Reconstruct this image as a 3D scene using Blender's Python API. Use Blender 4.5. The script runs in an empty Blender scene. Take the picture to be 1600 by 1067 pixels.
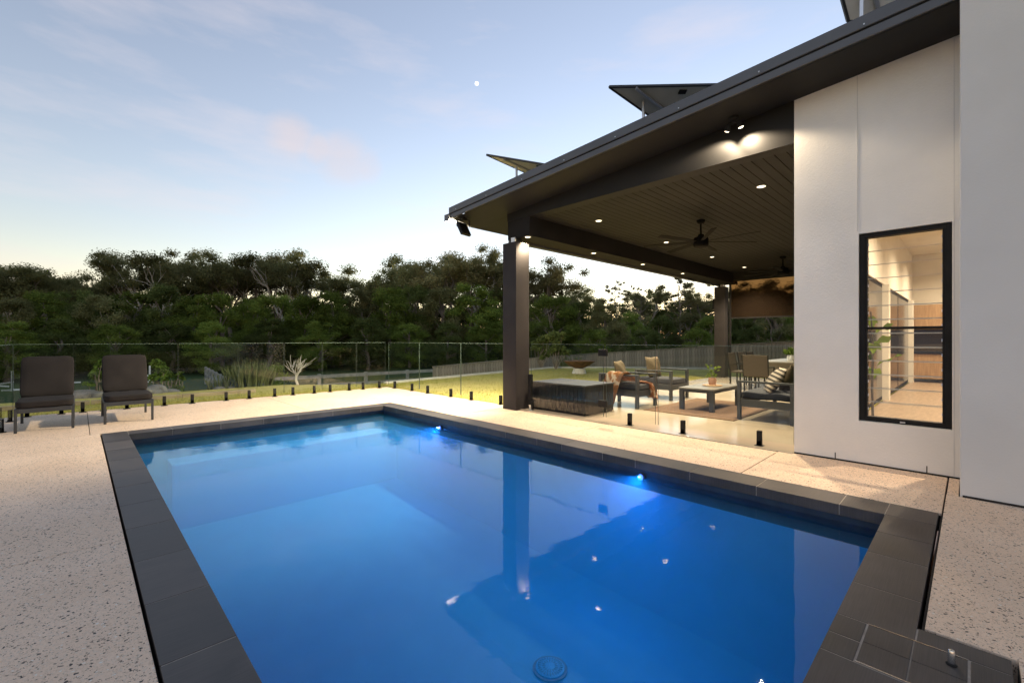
import bpy, bmesh, math, random
import numpy as np
from mathutils import Vector, Matrix
R = math.radians
sc = bpy.context.scene
C = sc.collection

# ------------------------------------------------------------------ camera, sky, sun, exposure
YAW, FPX, CAMH = 0.771404, 697.79, 1.3
cam = bpy.data.cameras.new('camera'); cam_o = bpy.data.objects.new('camera', cam); C.objects.link(cam_o)
sc.camera = cam_o
cam_o.location = (0, 0, CAMH); cam_o.rotation_euler = (R(90), 0, -YAW)
cam.lens = 36 * FPX / 1600; cam.sensor_width = 36; cam.shift_y = -3.1 / 1600
cam.clip_start = .05; cam.clip_end = 8000

SUN_EL, SUN_AZ = 0.9, 72.0          # the sun is setting behind the trees, right of centre
world = bpy.data.worlds.new('World'); sc.world = world; world.use_nodes = True
wn = world.node_tree; wl = wn.links
bg = wn.nodes['Background']
sky = wn.nodes.new('ShaderNodeTexSky'); sky.sky_type = 'NISHITA'; sky.sun_disc = False
sky.sun_elevation = R(SUN_EL); sky.sun_rotation = R(SUN_AZ)
sky.dust_density = .03; sky.ozone_density = 1.9; sky.air_density = 1.0
bg.inputs[1].default_value = .088
# thin high cloud, a little warmer than the blue behind it
tc = wn.nodes.new('ShaderNodeTexCoord')
mp = wn.nodes.new('ShaderNodeMapping'); mp.inputs['Scale'].default_value = (1.6, 1.6, 6.5); mp.inputs['Rotation'].default_value = (R(6), R(-9), 0)
mp.inputs['Location'].default_value = (1.31, .4, .25)
n1 = wn.nodes.new('ShaderNodeTexNoise'); n1.inputs['Scale'].default_value = 1.7; n1.inputs['Detail'].default_value = 7; n1.inputs['Roughness'].default_value = .58
rmp = wn.nodes.new('ShaderNodeValToRGB'); rmp.color_ramp.elements[0].position = .5; rmp.color_ramp.elements[1].position = .8
rmp.color_ramp.elements[0].color = (0, 0, 0, 1); rmp.color_ramp.elements[1].color = (.5, .5, .5, 1)
mixc = wn.nodes.new('ShaderNodeMixRGB'); mixc.blend_type = 'MIX'; mixc.inputs[2].default_value = (.86, .76, .78, 1)
wl.new(tc.outputs['Generated'], mp.inputs[0]); wl.new(mp.outputs[0], n1.inputs['Vector']); wl.new(n1.outputs['Fac'], rmp.inputs[0])
hsv = wn.nodes.new('ShaderNodeHueSaturation'); hsv.inputs['Saturation'].default_value = .78; hsv.inputs['Hue'].default_value = .500
tint = wn.nodes.new('ShaderNodeMixRGB'); tint.blend_type = 'MULTIPLY'; tint.inputs[0].default_value = 1; tint.inputs[2].default_value = (1.08, .965, .97, 1)
wl.new(sky.outputs[0], hsv.inputs['Color']); wl.new(hsv.outputs[0], tint.inputs[1])
wl.new(rmp.outputs[0], mixc.inputs[0]); wl.new(tint.outputs[0], mixc.inputs[1])
def sky_dir(px, py):
    r, u = (px - 800) / FPX, (530.4 - py) / FPX
    v = Vector((r * math.cos(YAW) + math.sin(YAW), -r * math.sin(YAW) + math.cos(YAW), u)); return v.normalized()
n2 = wn.nodes.new('ShaderNodeTexNoise'); n2.inputs['Scale'].default_value = 9; n2.inputs['Detail'].default_value = 6; n2.inputs['Roughness'].default_value = .55
wl.new(tc.outputs['Generated'], n2.inputs['Vector'])
blob = None
for px, py, ang in ((452, 214, 3.4), (498, 236, 2.4), (540, 254, 4.3), (572, 262, 2.6)):      # puffs of one small cloud
    vd = wn.nodes.new('ShaderNodeVectorMath'); vd.operation = 'DOT_PRODUCT'; vd.inputs[1].default_value = sky_dir(px, py); wl.new(tc.outputs['Generated'], vd.inputs[0])
    mr = wn.nodes.new('ShaderNodeMapRange'); mr.inputs['From Min'].default_value = math.cos(R(ang)); mr.inputs['From Max'].default_value = 1; wl.new(vd.outputs['Value'], mr.inputs['Value'])
    if blob is None: blob = mr.outputs[0]
    else:
        mxn = wn.nodes.new('ShaderNodeMath'); mxn.operation = 'MAXIMUM'; wl.new(blob, mxn.inputs[0]); wl.new(mr.outputs[0], mxn.inputs[1]); blob = mxn.outputs[0]
mu2 = wn.nodes.new('ShaderNodeMath'); mu2.operation = 'MULTIPLY'; wl.new(blob, mu2.inputs[0]); wl.new(n2.outputs['Fac'], mu2.inputs[1])
mr2 = wn.nodes.new('ShaderNodeMapRange'); mr2.interpolation_type = 'SMOOTHSTEP'; mr2.inputs['From Min'].default_value = .12; mr2.inputs['From Max'].default_value = .55; mr2.inputs['To Max'].default_value = .4; wl.new(mu2.outputs[0], mr2.inputs['Value'])
cl2 = wn.nodes.new('ShaderNodeMixRGB'); cl2.inputs[2].default_value = (.82, .67, .64, 1); wl.new(mr2.outputs[0], cl2.inputs[0]); wl.new(mixc.outputs[0], cl2.inputs[1])
wl.new(cl2.outputs[0], bg.inputs[0])

sun = bpy.data.lights.new('sun', 'SUN'); sun_o = bpy.data.objects.new('sun', sun); C.objects.link(sun_o)
sun.energy = .25; sun.angle = R(3); sun.color = (1, .78, .55)
sd = Vector((math.sin(R(SUN_AZ)) * math.cos(R(SUN_EL)), math.cos(R(SUN_AZ)) * math.cos(R(SUN_EL)), math.sin(R(SUN_EL))))
sun_o.rotation_euler = sd.to_track_quat('Z', 'Y').to_euler(); sun_o.location = (40, 20, 40)

sc.view_settings.view_transform = 'Standard'; sc.view_settings.look = 'None'; sc.view_settings.gamma = 1
sc.view_settings.use_curve_mapping = False
sc.view_settings.exposure = 3.62
sc.render.engine = 'CYCLES'
cy = sc.cycles
cy.use_denoising = True
try: cy.denoiser = 'OPENIMAGEDENOISE'
except Exception: pass
cy.max_bounces = 10; cy.transparent_max_bounces = 24; cy.diffuse_bounces = 4; cy.glossy_bounces = 5; cy.transmission_bounces = 6
cy.volume_bounces = 3; cy.sample_clamp_indirect = 3; cy.caustics_reflective = False; cy.caustics_refractive = False; cy.blur_glossy = 1

# ------------------------------------------------------------------ helpers
rng = random.Random(7)
def ray(px, dist):
    """a point at the given ground distance on the bearing of column px of the photograph"""
    a = math.atan2(px - 800, FPX) + YAW
    return dist * math.sin(a), dist * math.cos(a)

def link(name, me, mat=None, parent=None):
    o = bpy.data.objects.new(name, me); C.objects.link(o)
    if mat is not None and me is not None and not me.materials:
        for m in (mat if isinstance(mat, (list, tuple)) else [mat]): me.materials.append(m)
    if parent is not None: o.parent = parent
    return o
def tag(o, label=None, cat=None, group=None, kind=None):
    if label: o['label'] = label
    if cat: o['category'] = cat
    if group: o['group'] = group
    if kind: o['kind'] = kind
    return o
def thing(name, label, cat, loc=(0, 0, 0), rz=0, group=None):
    o = bpy.data.objects.new(name, None); C.objects.link(o); o.location = loc; o.rotation_euler = (0, 0, rz)
    o.empty_display_size = .1
    return tag(o, label, cat, group)
def dup(o, parent=None):
    c = o.copy(); C.objects.link(c)
    if parent is not None: c.parent = parent
    for ch in list(o.children): dup(ch, c)
    return c

class MB:
    def __init__(s): s.v = []; s.f = []; s.m = []; s.mi = 0
    def add(s, vs, fs):
        b = len(s.v); s.v += [tuple(v) for v in vs]; s.f += [tuple(b + i for i in f) for f in fs]; s.m += [s.mi] * len(fs); return s
    def box(s, x0, x1, y0, y1, z0, z1, M=None):
        vs = [(x, y, z) for z in (z0, z1) for y in (y0, y1) for x in (x0, x1)]
        if M is not None: vs = [M @ Vector(v) for v in vs]
        return s.add(vs, [(0, 2, 3, 1), (4, 5, 7, 6), (0, 1, 5, 4), (2, 6, 7, 3), (0, 4, 6, 2), (1, 3, 7, 5)])
    def bar(s, p, q, w, h=None, up=(0, 0, 1)):
        h = h or w; p = Vector(p); q = Vector(q); d = (q - p); L = d.length; d.normalize()
        u = Vector(up)
        if abs(d.dot(u)) > .98: u = Vector((0, 1, 0))
        a = d.cross(u).normalized(); b = a.cross(d).normalized()
        vs = []
        for t in (p, q):
            for i, j in ((-1, -1), (1, -1), (1, 1), (-1, 1)): vs.append(t + a * (i * w / 2) + b * (j * h / 2))
        return s.add(vs, [(3, 2, 1, 0), (4, 5, 6, 7), (0, 1, 5, 4), (1, 2, 6, 5), (2, 3, 7, 6), (3, 0, 4, 7)])
    def tube(s, pts, rad, n=8, cap=True):
        pts = [Vector(p) for p in pts]; rs = rad if isinstance(rad, (list, tuple)) else [rad] * len(pts)
        b0 = len(s.v); prev = None
        for i, p in enumerate(pts):
            d = (pts[min(i + 1, len(pts) - 1)] - pts[max(i - 1, 0)]).normalized()
            if prev is None:
                u = Vector((0, 0, 1)) if abs(d.z) < .9 else Vector((1, 0, 0))
                a = d.cross(u).normalized()
            else:
                a = (prev - d * prev.dot(d)).normalized()
            prev = a; b = d.cross(a)
            for k in range(n):
                t = 2 * math.pi * k / n; s.v.append(tuple(p + (a * math.cos(t) + b * math.sin(t)) * rs[i]))
        for i in range(len(pts) - 1):
            for k in range(n):
                A = b0 + i * n + k; B = b0 + i * n + (k + 1) % n
                s.f.append((A, B, B + n, A + n)); s.m.append(s.mi)
        if cap:
            s.f.append(tuple(b0 + k for k in range(n))[::-1]); s.m.append(s.mi)
            e = b0 + (len(pts) - 1) * n; s.f.append(tuple(e + k for k in range(n))); s.m.append(s.mi)
        return s
    def lathe(s, prof, c=(0, 0, 0), n=24, M=None):
        b0 = len(s.v)
        for r, z in prof:
            for k in range(n):
                t = 2 * math.pi * k / n; v = Vector((c[0] + r * math.cos(t), c[1] + r * math.sin(t), c[2] + z))
                s.v.append(tuple(M @ v if M is not None else v))
        for i in range(len(prof) - 1):
            for k in range(n):
                A = b0 + i * n + k; B = b0 + i * n + (k + 1) % n
                s.f.append((A, B, B + n, A + n)); s.m.append(s.mi)
        for i, rev in ((0, True), (len(prof) - 1, False)):
            if prof[i][0] > 1e-4:
                f = [b0 + i * n + k for k in range(n)]; s.f.append(tuple(f[::-1] if rev else f)); s.m.append(s.mi)
        return s
    def build(s, name, mat, parent=None, smooth=False, bevel=0, seg=2):
        me = bpy.data.meshes.new(name); me.from_pydata(s.v, [], s.f)
        me.polygons.foreach_set('material_index', s.m)
        if bevel:
            bm = bmesh.new(); bm.from_mesh(me)
            bmesh.ops.recalc_face_normals(bm, faces=bm.faces)
            es = [e for e in bm.edges if len(e.link_faces) == 2 and e.calc_face_angle(0) > .6]
            bmesh.ops.bevel(bm, geom=es, offset=bevel, segments=seg, affect='EDGES', profile=.6)
            bm.to_mesh(me); bm.free()
        me.update()
        if smooth:
            me.polygons.foreach_set('use_smooth', [True] * len(me.polygons))
            try: me.set_sharp_from_angle(angle=R(38))
            except Exception: pass
        return link(name, me, mat, parent)
def bx(name, mat, parent, x0, x1, y0, y1, z0, z1, bevel=0, smooth=False):
    return MB().box(x0, x1, y0, y1, z0, z1).build(name, mat, parent, bevel=bevel, smooth=smooth)

# ------------------------------------------------------------------ materials
def newmat(name):
    m = bpy.data.materials.new(name); m.use_nodes = True
    return m, m.node_tree, m.node_tree.nodes['Principled BSDF']
def nd(nt, t, **kw):
    n = nt.nodes.new(t)
    for k, v in kw.items():
        if k in n.inputs: n.inputs[k].default_value = v
        else: setattr(n, k, v)
    return n
def col(c): return (c[0], c[1], c[2], 1)
def coords(nt, scale=(1, 1, 1), kind='Object'):
    t = nt.nodes.new('ShaderNodeTexCoord'); m = nt.nodes.new('ShaderNodeMapping'); m.inputs['Scale'].default_value = scale
    nt.links.new(t.outputs[kind], m.inputs[0]); return m.outputs[0]
def mat_noise(name, c1, c2, scale=4, rough=.6, bump=0, bscale=60, metal=0, spec=.5, detail=5, stretch=(1, 1, 1), kind='Object', pos=(.35, .65), perobj=0, sheen=0, dist=.01):
    m, nt, p = newmat(name); L = nt.links
    v = coords(nt, stretch, kind)
    n = nd(nt, 'ShaderNodeTexNoise', Scale=scale, Detail=detail); L.new(v, n.inputs['Vector'])
    r = nt.nodes.new('ShaderNodeValToRGB'); r.color_ramp.elements[0].position, r.color_ramp.elements[1].position = pos
    r.color_ramp.elements[0].color = col(c1); r.color_ramp.elements[1].color = col(c2); L.new(n.outputs['Fac'], r.inputs[0])
    out = r.outputs[0]
    if perobj:
        oi = nt.nodes.new('ShaderNodeObjectInfo'); mr = nd(nt, 'ShaderNodeMapRange'); mr.inputs['To Min'].default_value = 1 - perobj; mr.inputs['To Max'].default_value = 1 + perobj
        L.new(oi.outputs['Random'], mr.inputs['Value'])
        mx = nt.nodes.new('ShaderNodeVectorMath'); mx.operation = 'SCALE'; L.new(out, mx.inputs[0]); L.new(mr.outputs[0], mx.inputs['Scale']); out = mx.outputs[0]
    L.new(out, p.inputs['Base Color'])
    p.inputs['Roughness'].default_value = rough; p.inputs['Metallic'].default_value = metal; p.inputs['Specular IOR Level'].default_value = spec
    if sheen: p.inputs['Sheen Weight'].default_value = sheen
    if bump:
        b = nd(nt, 'ShaderNodeTexNoise', Scale=bscale, Detail=4); L.new(v, b.inputs['Vector'])
        bp = nd(nt, 'ShaderNodeBump', Strength=bump, Distance=dist); L.new(b.outputs['Fac'], bp.inputs['Height']); L.new(bp.outputs[0], p.inputs['Normal'])
    return m
def mat_emit(name, c, s):
    m = bpy.data.materials.new(name); m.use_nodes = True; nt = m.node_tree; nt.nodes.clear()
    e = nd(nt, 'ShaderNodeEmission', Color=col(c), Strength=s); o = nt.nodes.new('ShaderNodeOutputMaterial'); nt.links.new(e.outputs[0], o.inputs[0]); return m
def mat_glass(name, tint, ior=1.45, rough=0.0):
    m = bpy.data.materials.new(name); m.use_nodes = True; nt = m.node_tree; nt.nodes.clear(); L = nt.links
    t = nd(nt, 'ShaderNodeBsdfTransparent', Color=col(tint)); g = nd(nt, 'ShaderNodeBsdfGlossy', Roughness=rough, Color=(1, 1, 1, 1))
    f = nd(nt, 'ShaderNodeFresnel', IOR=ior); mx = nt.nodes.new('ShaderNodeMixShader'); o = nt.nodes.new('ShaderNodeOutputMaterial')
    ge = nt.nodes.new('ShaderNodeNewGeometry'); iv = nd(nt, 'ShaderNodeMath', operation='SUBTRACT'); iv.inputs[0].default_value = 1; L.new(ge.outputs['Backfacing'], iv.inputs[1])
    mu = nd(nt, 'ShaderNodeMath', operation='MULTIPLY'); L.new(f.outputs[0], mu.inputs[0]); L.new(iv.outputs[0], mu.inputs[1])
    L.new(mu.outputs[0], mx.inputs[0]); L.new(t.outputs[0], mx.inputs[1]); L.new(g.outputs[0], mx.inputs[2]); L.new(mx.outputs[0], o.inputs[0]); return m

def mat_aggregate():
    m, nt, p = newmat('exposed_aggregate'); L = nt.links
    v = coords(nt, kind='Object')
    big = nd(nt, 'ShaderNodeTexNoise', Scale=1.3, Detail=5); L.new(v, big.inputs['Vector'])
    r0 = nt.nodes.new('ShaderNodeValToRGB'); r0.color_ramp.elements[0].position = .3; r0.color_ramp.elements[1].position = .7
    r0.color_ramp.elements[0].color = (.72, .525, .37, 1); r0.color_ramp.elements[1].color = (.83, .63, .47, 1); L.new(big.outputs['Fac'], r0.inputs[0])
    cur = r0.outputs[0]
    def speck(scale, thr, c, rad, cur, off):
        mpn = nd(nt, 'ShaderNodeMapping'); mpn.inputs['Location'].default_value = (off, off * 2, 0); L.new(v, mpn.inputs[0])
        w = nd(nt, 'ShaderNodeTexNoise', Scale=scale * .8, Detail=2); L.new(mpn.outputs[0], w.inputs['Vector'])
        ad = nt.nodes.new('ShaderNodeMixRGB'); ad.blend_type = 'LINEAR_LIGHT'; ad.inputs[0].default_value = .012; L.new(mpn.outputs[0], ad.inputs[1]); L.new(w.outputs['Color'], ad.inputs[2])
        vo = nd(nt, 'ShaderNodeTexVoronoi', Scale=scale, Randomness=1); L.new(ad.outputs[0], vo.inputs['Vector'])
        sep = nt.nodes.new('ShaderNodeSeparateColor'); L.new(vo.outputs['Color'], sep.inputs[0])
        lt = nd(nt, 'ShaderNodeMath', operation='LESS_THAN'); lt.inputs[1].default_value = thr; L.new(sep.outputs[0], lt.inputs[0])
        ds = nd(nt, 'ShaderNodeMath', operation='MULTIPLY'); L.new(sep.outputs[1], ds.inputs[0]); ds.inputs[1].default_value = rad
        d2 = nd(nt, 'ShaderNodeMath', operation='ADD'); L.new(ds.outputs[0], d2.inputs[0]); d2.inputs[1].default_value = rad * .45
        ld = nd(nt, 'ShaderNodeMath', operation='LESS_THAN'); L.new(vo.outputs['Distance'], ld.inputs[0]); L.new(d2.outputs[0], ld.inputs[1])
        mu = nd(nt, 'ShaderNodeMath', operation='MULTIPLY'); L.new(lt.outputs[0], mu.inputs[0]); L.new(ld.outputs[0], mu.inputs[1])
        mx = nt.nodes.new('ShaderNodeMixRGB'); mx.inputs[2].default_value = col(c); L.new(mu.outputs[0], mx.inputs[0]); L.new(cur, mx.inputs[1]); return mx.outputs[0]
    cur = speck(150, .5, (.63, .455, .32), .5, cur, 1.3)
    cur = speck(115, .38, (.68, .55, .43), .42, cur, 3.1)
    cur = speck(112, .20, (.20, .14, .105), .40, cur, 7.7)
    cur = speck(72, .12, (.055, .045, .04), .36, cur, 5.2)
    cur = speck(60, .07, (.76, .70, .62), .28, cur, 9.9)
    L.new(cur, p.inputs['Base Color'])
    p.inputs['Roughness'].default_value = .62; p.inputs['Specular IOR Level'].default_value = .35
    b = nd(nt, 'ShaderNodeTexVoronoi', Scale=130); L.new(v, b.inputs['Vector'])
    bp = nd(nt, 'ShaderNodeBump', Strength=.25, Distance=.003); L.new(b.outputs['Distance'], bp.inputs['Height']); L.new(bp.outputs[0], p.inputs['Normal'])
    return m
def mat_tile():
    """charcoal porcelain with fine combed grain"""
    m, nt, p = newmat('coping_porcelain'); L = nt.links
    v = coords(nt, (1, 1, 1)); vs = coords(nt, (5, 190, 5))
    a = nd(nt, 'ShaderNodeTexNoise', Scale=3.2, Detail=6); L.new(v, a.inputs['Vector'])
    b = nd(nt, 'ShaderNodeTexNoise', Scale=1.0, Detail=3); L.new(vs, b.inputs['Vector'])
    ad = nd(nt, 'ShaderNodeMath', operation='MULTIPLY_ADD'); L.new(b.outputs['Fac'], ad.inputs[0]); ad.inputs[1].default_value = .5; L.new(a.outputs['Fac'], ad.inputs[2])
    r = nt.nodes.new('ShaderNodeValToRGB'); r.color_ramp.elements[0].position = .5; r.color_ramp.elements[1].position = 1.0
    r.color_ramp.elements[0].color = (.034, .029, .027, 1); r.color_ramp.elements[1].color = (.088, .074, .067, 1); L.new(ad.outputs[0], r.inputs[0])
    oi = nt.nodes.new('ShaderNodeObjectInfo'); mr = nd(nt, 'ShaderNodeMapRange'); mr.inputs['To Min'].default_value = .82; mr.inputs['To Max'].default_value = 1.18; L.new(oi.outputs['Random'], mr.inputs['Value'])
    mx = nt.nodes.new('ShaderNodeVectorMath'); mx.operation = 'SCALE'; L.new(r.outputs[0], mx.inputs[0]); L.new(mr.outputs[0], mx.inputs['Scale']); L.new(mx.outputs[0], p.inputs['Base Color'])
    rr = nd(nt, 'ShaderNodeMapRange'); rr.inputs['To Min'].default_value = .38; rr.inputs['To Max'].default_value = .62; L.new(a.outputs['Fac'], rr.inputs['Value']); L.new(rr.outputs[0], p.inputs['Roughness'])
    bp = nd(nt, 'ShaderNodeBump', Strength=.12, Distance=.002); L.new(b.outputs['Fac'], bp.inputs['Height']); L.new(bp.outputs[0], p.inputs['Normal'])
    return m
def mat_water():
    m = bpy.data.materials.new('pool_water'); m.use_nodes = True; nt = m.node_tree; nt.nodes.clear(); L = nt.links
    v = coords(nt)
    n = nd(nt, 'ShaderNodeTexNoise', Scale=3.6, Detail=4); L.new(v, n.inputs['Vector'])
    bp = nd(nt, 'ShaderNodeBump', Strength=.07, Distance=.02); L.new(n.outputs['Fac'], bp.inputs['Height'])
    t = nd(nt, 'ShaderNodeBsdfTransparent', Color=(.92, .97, 1, 1)); g = nd(nt, 'ShaderNodeBsdfGlossy', Roughness=.012)
    f = nd(nt, 'ShaderNodeFresnel', IOR=1.34); mx = nt.nodes.new('ShaderNodeMixShader'); o = nt.nodes.new('ShaderNodeOutputMaterial')
    L.new(bp.outputs[0], g.inputs['Normal']); L.new(bp.outputs[0], f.inputs['Normal'])
    ge = nt.nodes.new('ShaderNodeNewGeometry'); iv = nd(nt, 'ShaderNodeMath', operation='SUBTRACT'); iv.inputs[0].default_value = 1; L.new(ge.outputs['Backfacing'], iv.inputs[1])
    mu = nd(nt, 'ShaderNodeMath', operation='MULTIPLY'); L.new(f.outputs[0], mu.inputs[0]); L.new(iv.outputs[0], mu.inputs[1])
    L.new(mu.outputs[0], mx.inputs[0]); L.new(t.outputs[0], mx.inputs[1]); L.new(g.outputs[0], mx.inputs[2]); L.new(mx.outputs[0], o.inputs[0]); add_water_volume(nt, o); return m
def add_water_volume(nt, o):
    L = nt.links
    a = nd(nt, 'ShaderNodeVolumeScatter', Color=(.06, .56, .94, 1), Density=.40, Anisotropy=.0); b = nd(nt, 'ShaderNodeVolumeAbsorption', Color=(.06, .56, .94, 1), Density=.40)
    ad = nt.nodes.new('ShaderNodeAddShader'); L.new(a.outputs[0], ad.inputs[0]); L.new(b.outputs[0], ad.inputs[1]); L.new(ad.outputs[0], o.inputs['Volume'])
def mat_waterside():
    m = bpy.data.materials.new('pool_water_side'); m.use_nodes = True; nt = m.node_tree; nt.nodes.clear()
    t = nd(nt, 'ShaderNodeBsdfTransparent', Color=(1, 1, 1, 1)); o = nt.nodes.new('ShaderNodeOutputMaterial'); nt.links.new(t.outputs[0], o.inputs['Surface']); add_water_volume(nt, o); return m
def mat_leaf(name, c1, c2, hue=.38):
    m = bpy.data.materials.new(name); m.use_nodes = True; nt = m.node_tree; nt.nodes.clear(); L = nt.links
    v = coords(nt)
    n = nd(nt, 'ShaderNodeTexNoise', Scale=.55, Detail=4); L.new(v, n.inputs['Vector'])
    n2 = nd(nt, 'ShaderNodeTexNoise', Scale=6, Detail=1); L.new(v, n2.inputs['Vector'])
    ad = nd(nt, 'ShaderNodeMath', operation='MULTIPLY_ADD'); L.new(n2.outputs['Fac'], ad.inputs[0]); ad.inputs[1].default_value = .6; L.new(n.outputs['Fac'], ad.inputs[2])
    r = nt.nodes.new('ShaderNodeValToRGB'); r.color_ramp.elements[0].position = .55; r.color_ramp.elements[1].position = 1.05
    r.color_ramp.elements[0].color = col(c1); r.color_ramp.elements[1].color = col(c2); L.new(ad.outputs[0], r.inputs[0])
    oi = nt.nodes.new('ShaderNodeObjectInfo'); mr = nd(nt, 'ShaderNodeMapRange'); mr.inputs['To Min'].default_value = 1 - hue; mr.inputs['To Max'].default_value = 1 + hue; L.new(oi.outputs['Random'], mr.inputs['Value'])
    mx = nt.nodes.new('ShaderNodeVectorMath'); mx.operation = 'SCALE'; L.new(r.outputs[0], mx.inputs[0]); L.new(mr.outputs[0], mx.inputs['Scale'])
    d = nt.nodes.new('ShaderNodeBsdfDiffuse'); t = nt.nodes.new('ShaderNodeBsdfTranslucent'); ms = nt.nodes.new('ShaderNodeMixShader'); ms.inputs[0].default_value = .5
    o = nt.nodes.new('ShaderNodeOutputMaterial')
    L.new(mx.outputs[0], d.inputs[0]); L.new(mx.outputs[0], t.inputs[0]); L.new(d.outputs[0], ms.inputs[1]); L.new(t.outputs[0], ms.inputs[2]); L.new(ms.outputs[0], o.inputs[0]); return m

M = {}
M['deck'] = mat_aggregate()
M['tile'] = mat_tile()
M['grout'] = mat_noise('grout', (.30, .26, .22), (.42, .37, .32), 20, .9)
M['joint'] = mat_noise('joint_filler', (.012, .011, .010), (.03, .027, .025), 20, .9)
M['water'] = mat_water()
M['waterside'] = mat_waterside()
M['plaster'] = mat_noise('pool_plaster', (.035, .34, .66), (.05, .40, .74), 3.5, .6, detail=8)
M['ledge'] = mat_noise('pale_ledge_plaster', (.03, .20, .55), (.04, .23, .60), 3.5, .6)
M['waterline'] = mat_noise('waterline_tile', (.012, .022, .042), (.02, .036, .06), 8, .35)
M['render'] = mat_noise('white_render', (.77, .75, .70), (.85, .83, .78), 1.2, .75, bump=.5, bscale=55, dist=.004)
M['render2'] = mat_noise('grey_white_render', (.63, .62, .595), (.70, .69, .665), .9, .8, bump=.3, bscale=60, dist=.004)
M['char'] = mat_noise('charcoal_paint', (.014, .013, .013), (.020, .0185, .018), 2, .6, spec=.15)
M['roofmetal'] = mat_noise('dark_roof_metal', (.085, .087, .094), (.105, .108, .115), 1.5, .38, metal=.25)
M['soffit'] = mat_noise('soffit_paint', (.0145, .0145, .0145), (.020, .0198, .0195), .6, .55, spec=.2)
M['ceil'] = mat_noise('ceiling_board', (.019, .0188, .0178), (.026, .0255, .024), 1.0, .6, spec=.15, perobj=.06)
M['pier'] = mat_noise('column_render', (.034, .031, .031), (.046, .042, .042), 1.6, .8, spec=.2, bump=.3, bscale=70, dist=.003)
M['black'] = mat_noise('black_metal', (.010, .010, .010), (.016, .016, .016), 4, .6, spec=.2)
M['fanblack'] = mat_noise('matt_black_fan', (.0035, .0035, .0035), (.006, .006, .006), 4, .7, spec=.1)
M['alu'] = mat_noise('dark_grey_aluminium', (.030, .032, .036), (.040, .042, .047), 4, .5)
M['silver'] = mat_noise('brushed_aluminium', (.55, .56, .58), (.65, .66, .68), 6, .35, metal=.9)
M['steel'] = mat_noise('stainless_steel', (.6, .6, .6), (.72, .71, .70), 8, .22, metal=1)
M['glass'] = mat_glass('fence_glass', (.945, .975, .955), 1.5)
M['pane'] = mat_glass('louvre_glass', (.95, .965, .95), 1.45)
M['bedge'] = mat_noise('louvre_edge', (.55, .52, .45), (.65, .62, .54), 4, .3)
M['gside'] = mat_noise('glass_side_edge', (.03, .045, .04), (.05, .07, .06), 4, .3)
M['gedge'] = mat_noise('glass_edge', (.09, .13, .11), (.14, .19, .16), 4, .25)
M['slab'] = mat_noise('polished_concrete', (.38, .315, .235), (.50, .425, .325), 1.3, .16, detail=8, pos=(.25, .75))
M['cushion'] = mat_noise('taupe_cushion', (.021, .0175, .0165), (.028, .0235, .022), 3, .95, bump=.4, bscale=260, spec=.2, dist=.002)
M['cushdark'] = mat_noise('charcoal_cushion', (.03, .032, .04), (.045, .047, .055), 5, .9, bump=.3, bscale=200, dist=.002)
M['cushtan'] = mat_noise('olive_tan_cushion', (.075, .055, .031), (.12, .09, .052), 5, .9, bump=.4, bscale=120, dist=.003)
M['rug'] = mat_noise('brown_rug', (.095, .054, .030), (.145, .082, .046), 9, .95, bump=.5, bscale=160, stretch=(1, 4, 1), dist=.003)
M['tabletop'] = mat_noise('pale_table_top', (.15, .14, .125), (.19, .18, .16), 3, .35)
M['wicker'] = mat_noise('brown_sling', (.035, .026, .019), (.060, .044, .031), 40, .8, stretch=(1, 1, 3))
M['paling'] = mat_noise('weathered_paling', (.19, .16, .12), (.31, .265, .205), 5, .85, stretch=(6, 6, .6), perobj=.2)
M['rail'] = mat_noise('weathered_rail', (.20, .20, .19), (.30, .30, .28), 4, .8, stretch=(1, 1, 1))
M['white'] = mat_noise('white_paint', (.72, .73, .74), (.80, .80, .80), 3, .5)
M['warmwall'] = mat_noise('interior_white', (.70, .67, .61), (.76, .73, .66), 1.5, .7)
M['floorwood'] = mat_noise('interior_floor', (.33, .245, .175), (.43, .325, .235), 2.5, .35, stretch=(1, 7, 1))
M['veneer'] = mat_noise('timber_veneer', (.30, .185, .10), (.42, .275, .155), 3, .45, stretch=(8, 8, .8))
M['darkglass'] = mat_noise('dark_door_glass', (.022, .020, .020), (.034, .031, .030), 2, .12, spec=.25)
M['lawn'] = mat_noise('lawn_grass', (.18, .185, .035), (.31, .29, .065), .8, .9, bump=.8, bscale=40, detail=9, pos=(.3, .7), dist=.03)
M['steelrust'] = mat_noise('rusted_steel', (.09, .045, .022), (.20, .10, .045), 6, .8)
M['stone'] = mat_noise('grey_stone', (.07, .066, .06), (.17, .16, .145), 4, .9, bump=.6, bscale=9, dist=.03)
M['sleeper'] = mat_noise('timber_sleeper', (.20, .15, .09), (.30, .23, .145), 4, .85, stretch=(.6, 6, 6))
M['bark'] = mat_noise('grey_bark', (.11, .09, .07), (.25, .21, .17), 3, .9, stretch=(1, 1, .3))
M['palebark'] = mat_noise('pale_bark', (.38, .35, .30), (.56, .52, .46), 3, .8, stretch=(1, 1, .3))
M['terracotta'] = mat_noise('terracotta', (.30, .16, .10), (.40, .22, .14), 5, .8)
M['lamp'] = mat_emit('warm_led', (1, .80, .52), .7)
M['blueled'] = mat_emit('blue_led', (.05, .14, 1), .45)
M['moon'] = mat_emit('moonlight', (1, .97, .92), .16)
M['gum'] = mat_leaf('gum_foliage', (.125, .132, .052), (.28, .28, .125))
M['gum2'] = mat_leaf('olive_foliage', (.14, .13, .054), (.31, .285, .13))
M['green'] = mat_leaf('green_foliage', (.10, .15, .030), (.25, .32, .07))
M['dark'] = mat_leaf('dark_foliage', (.068, .092, .028), (.17, .21, .066))
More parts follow.
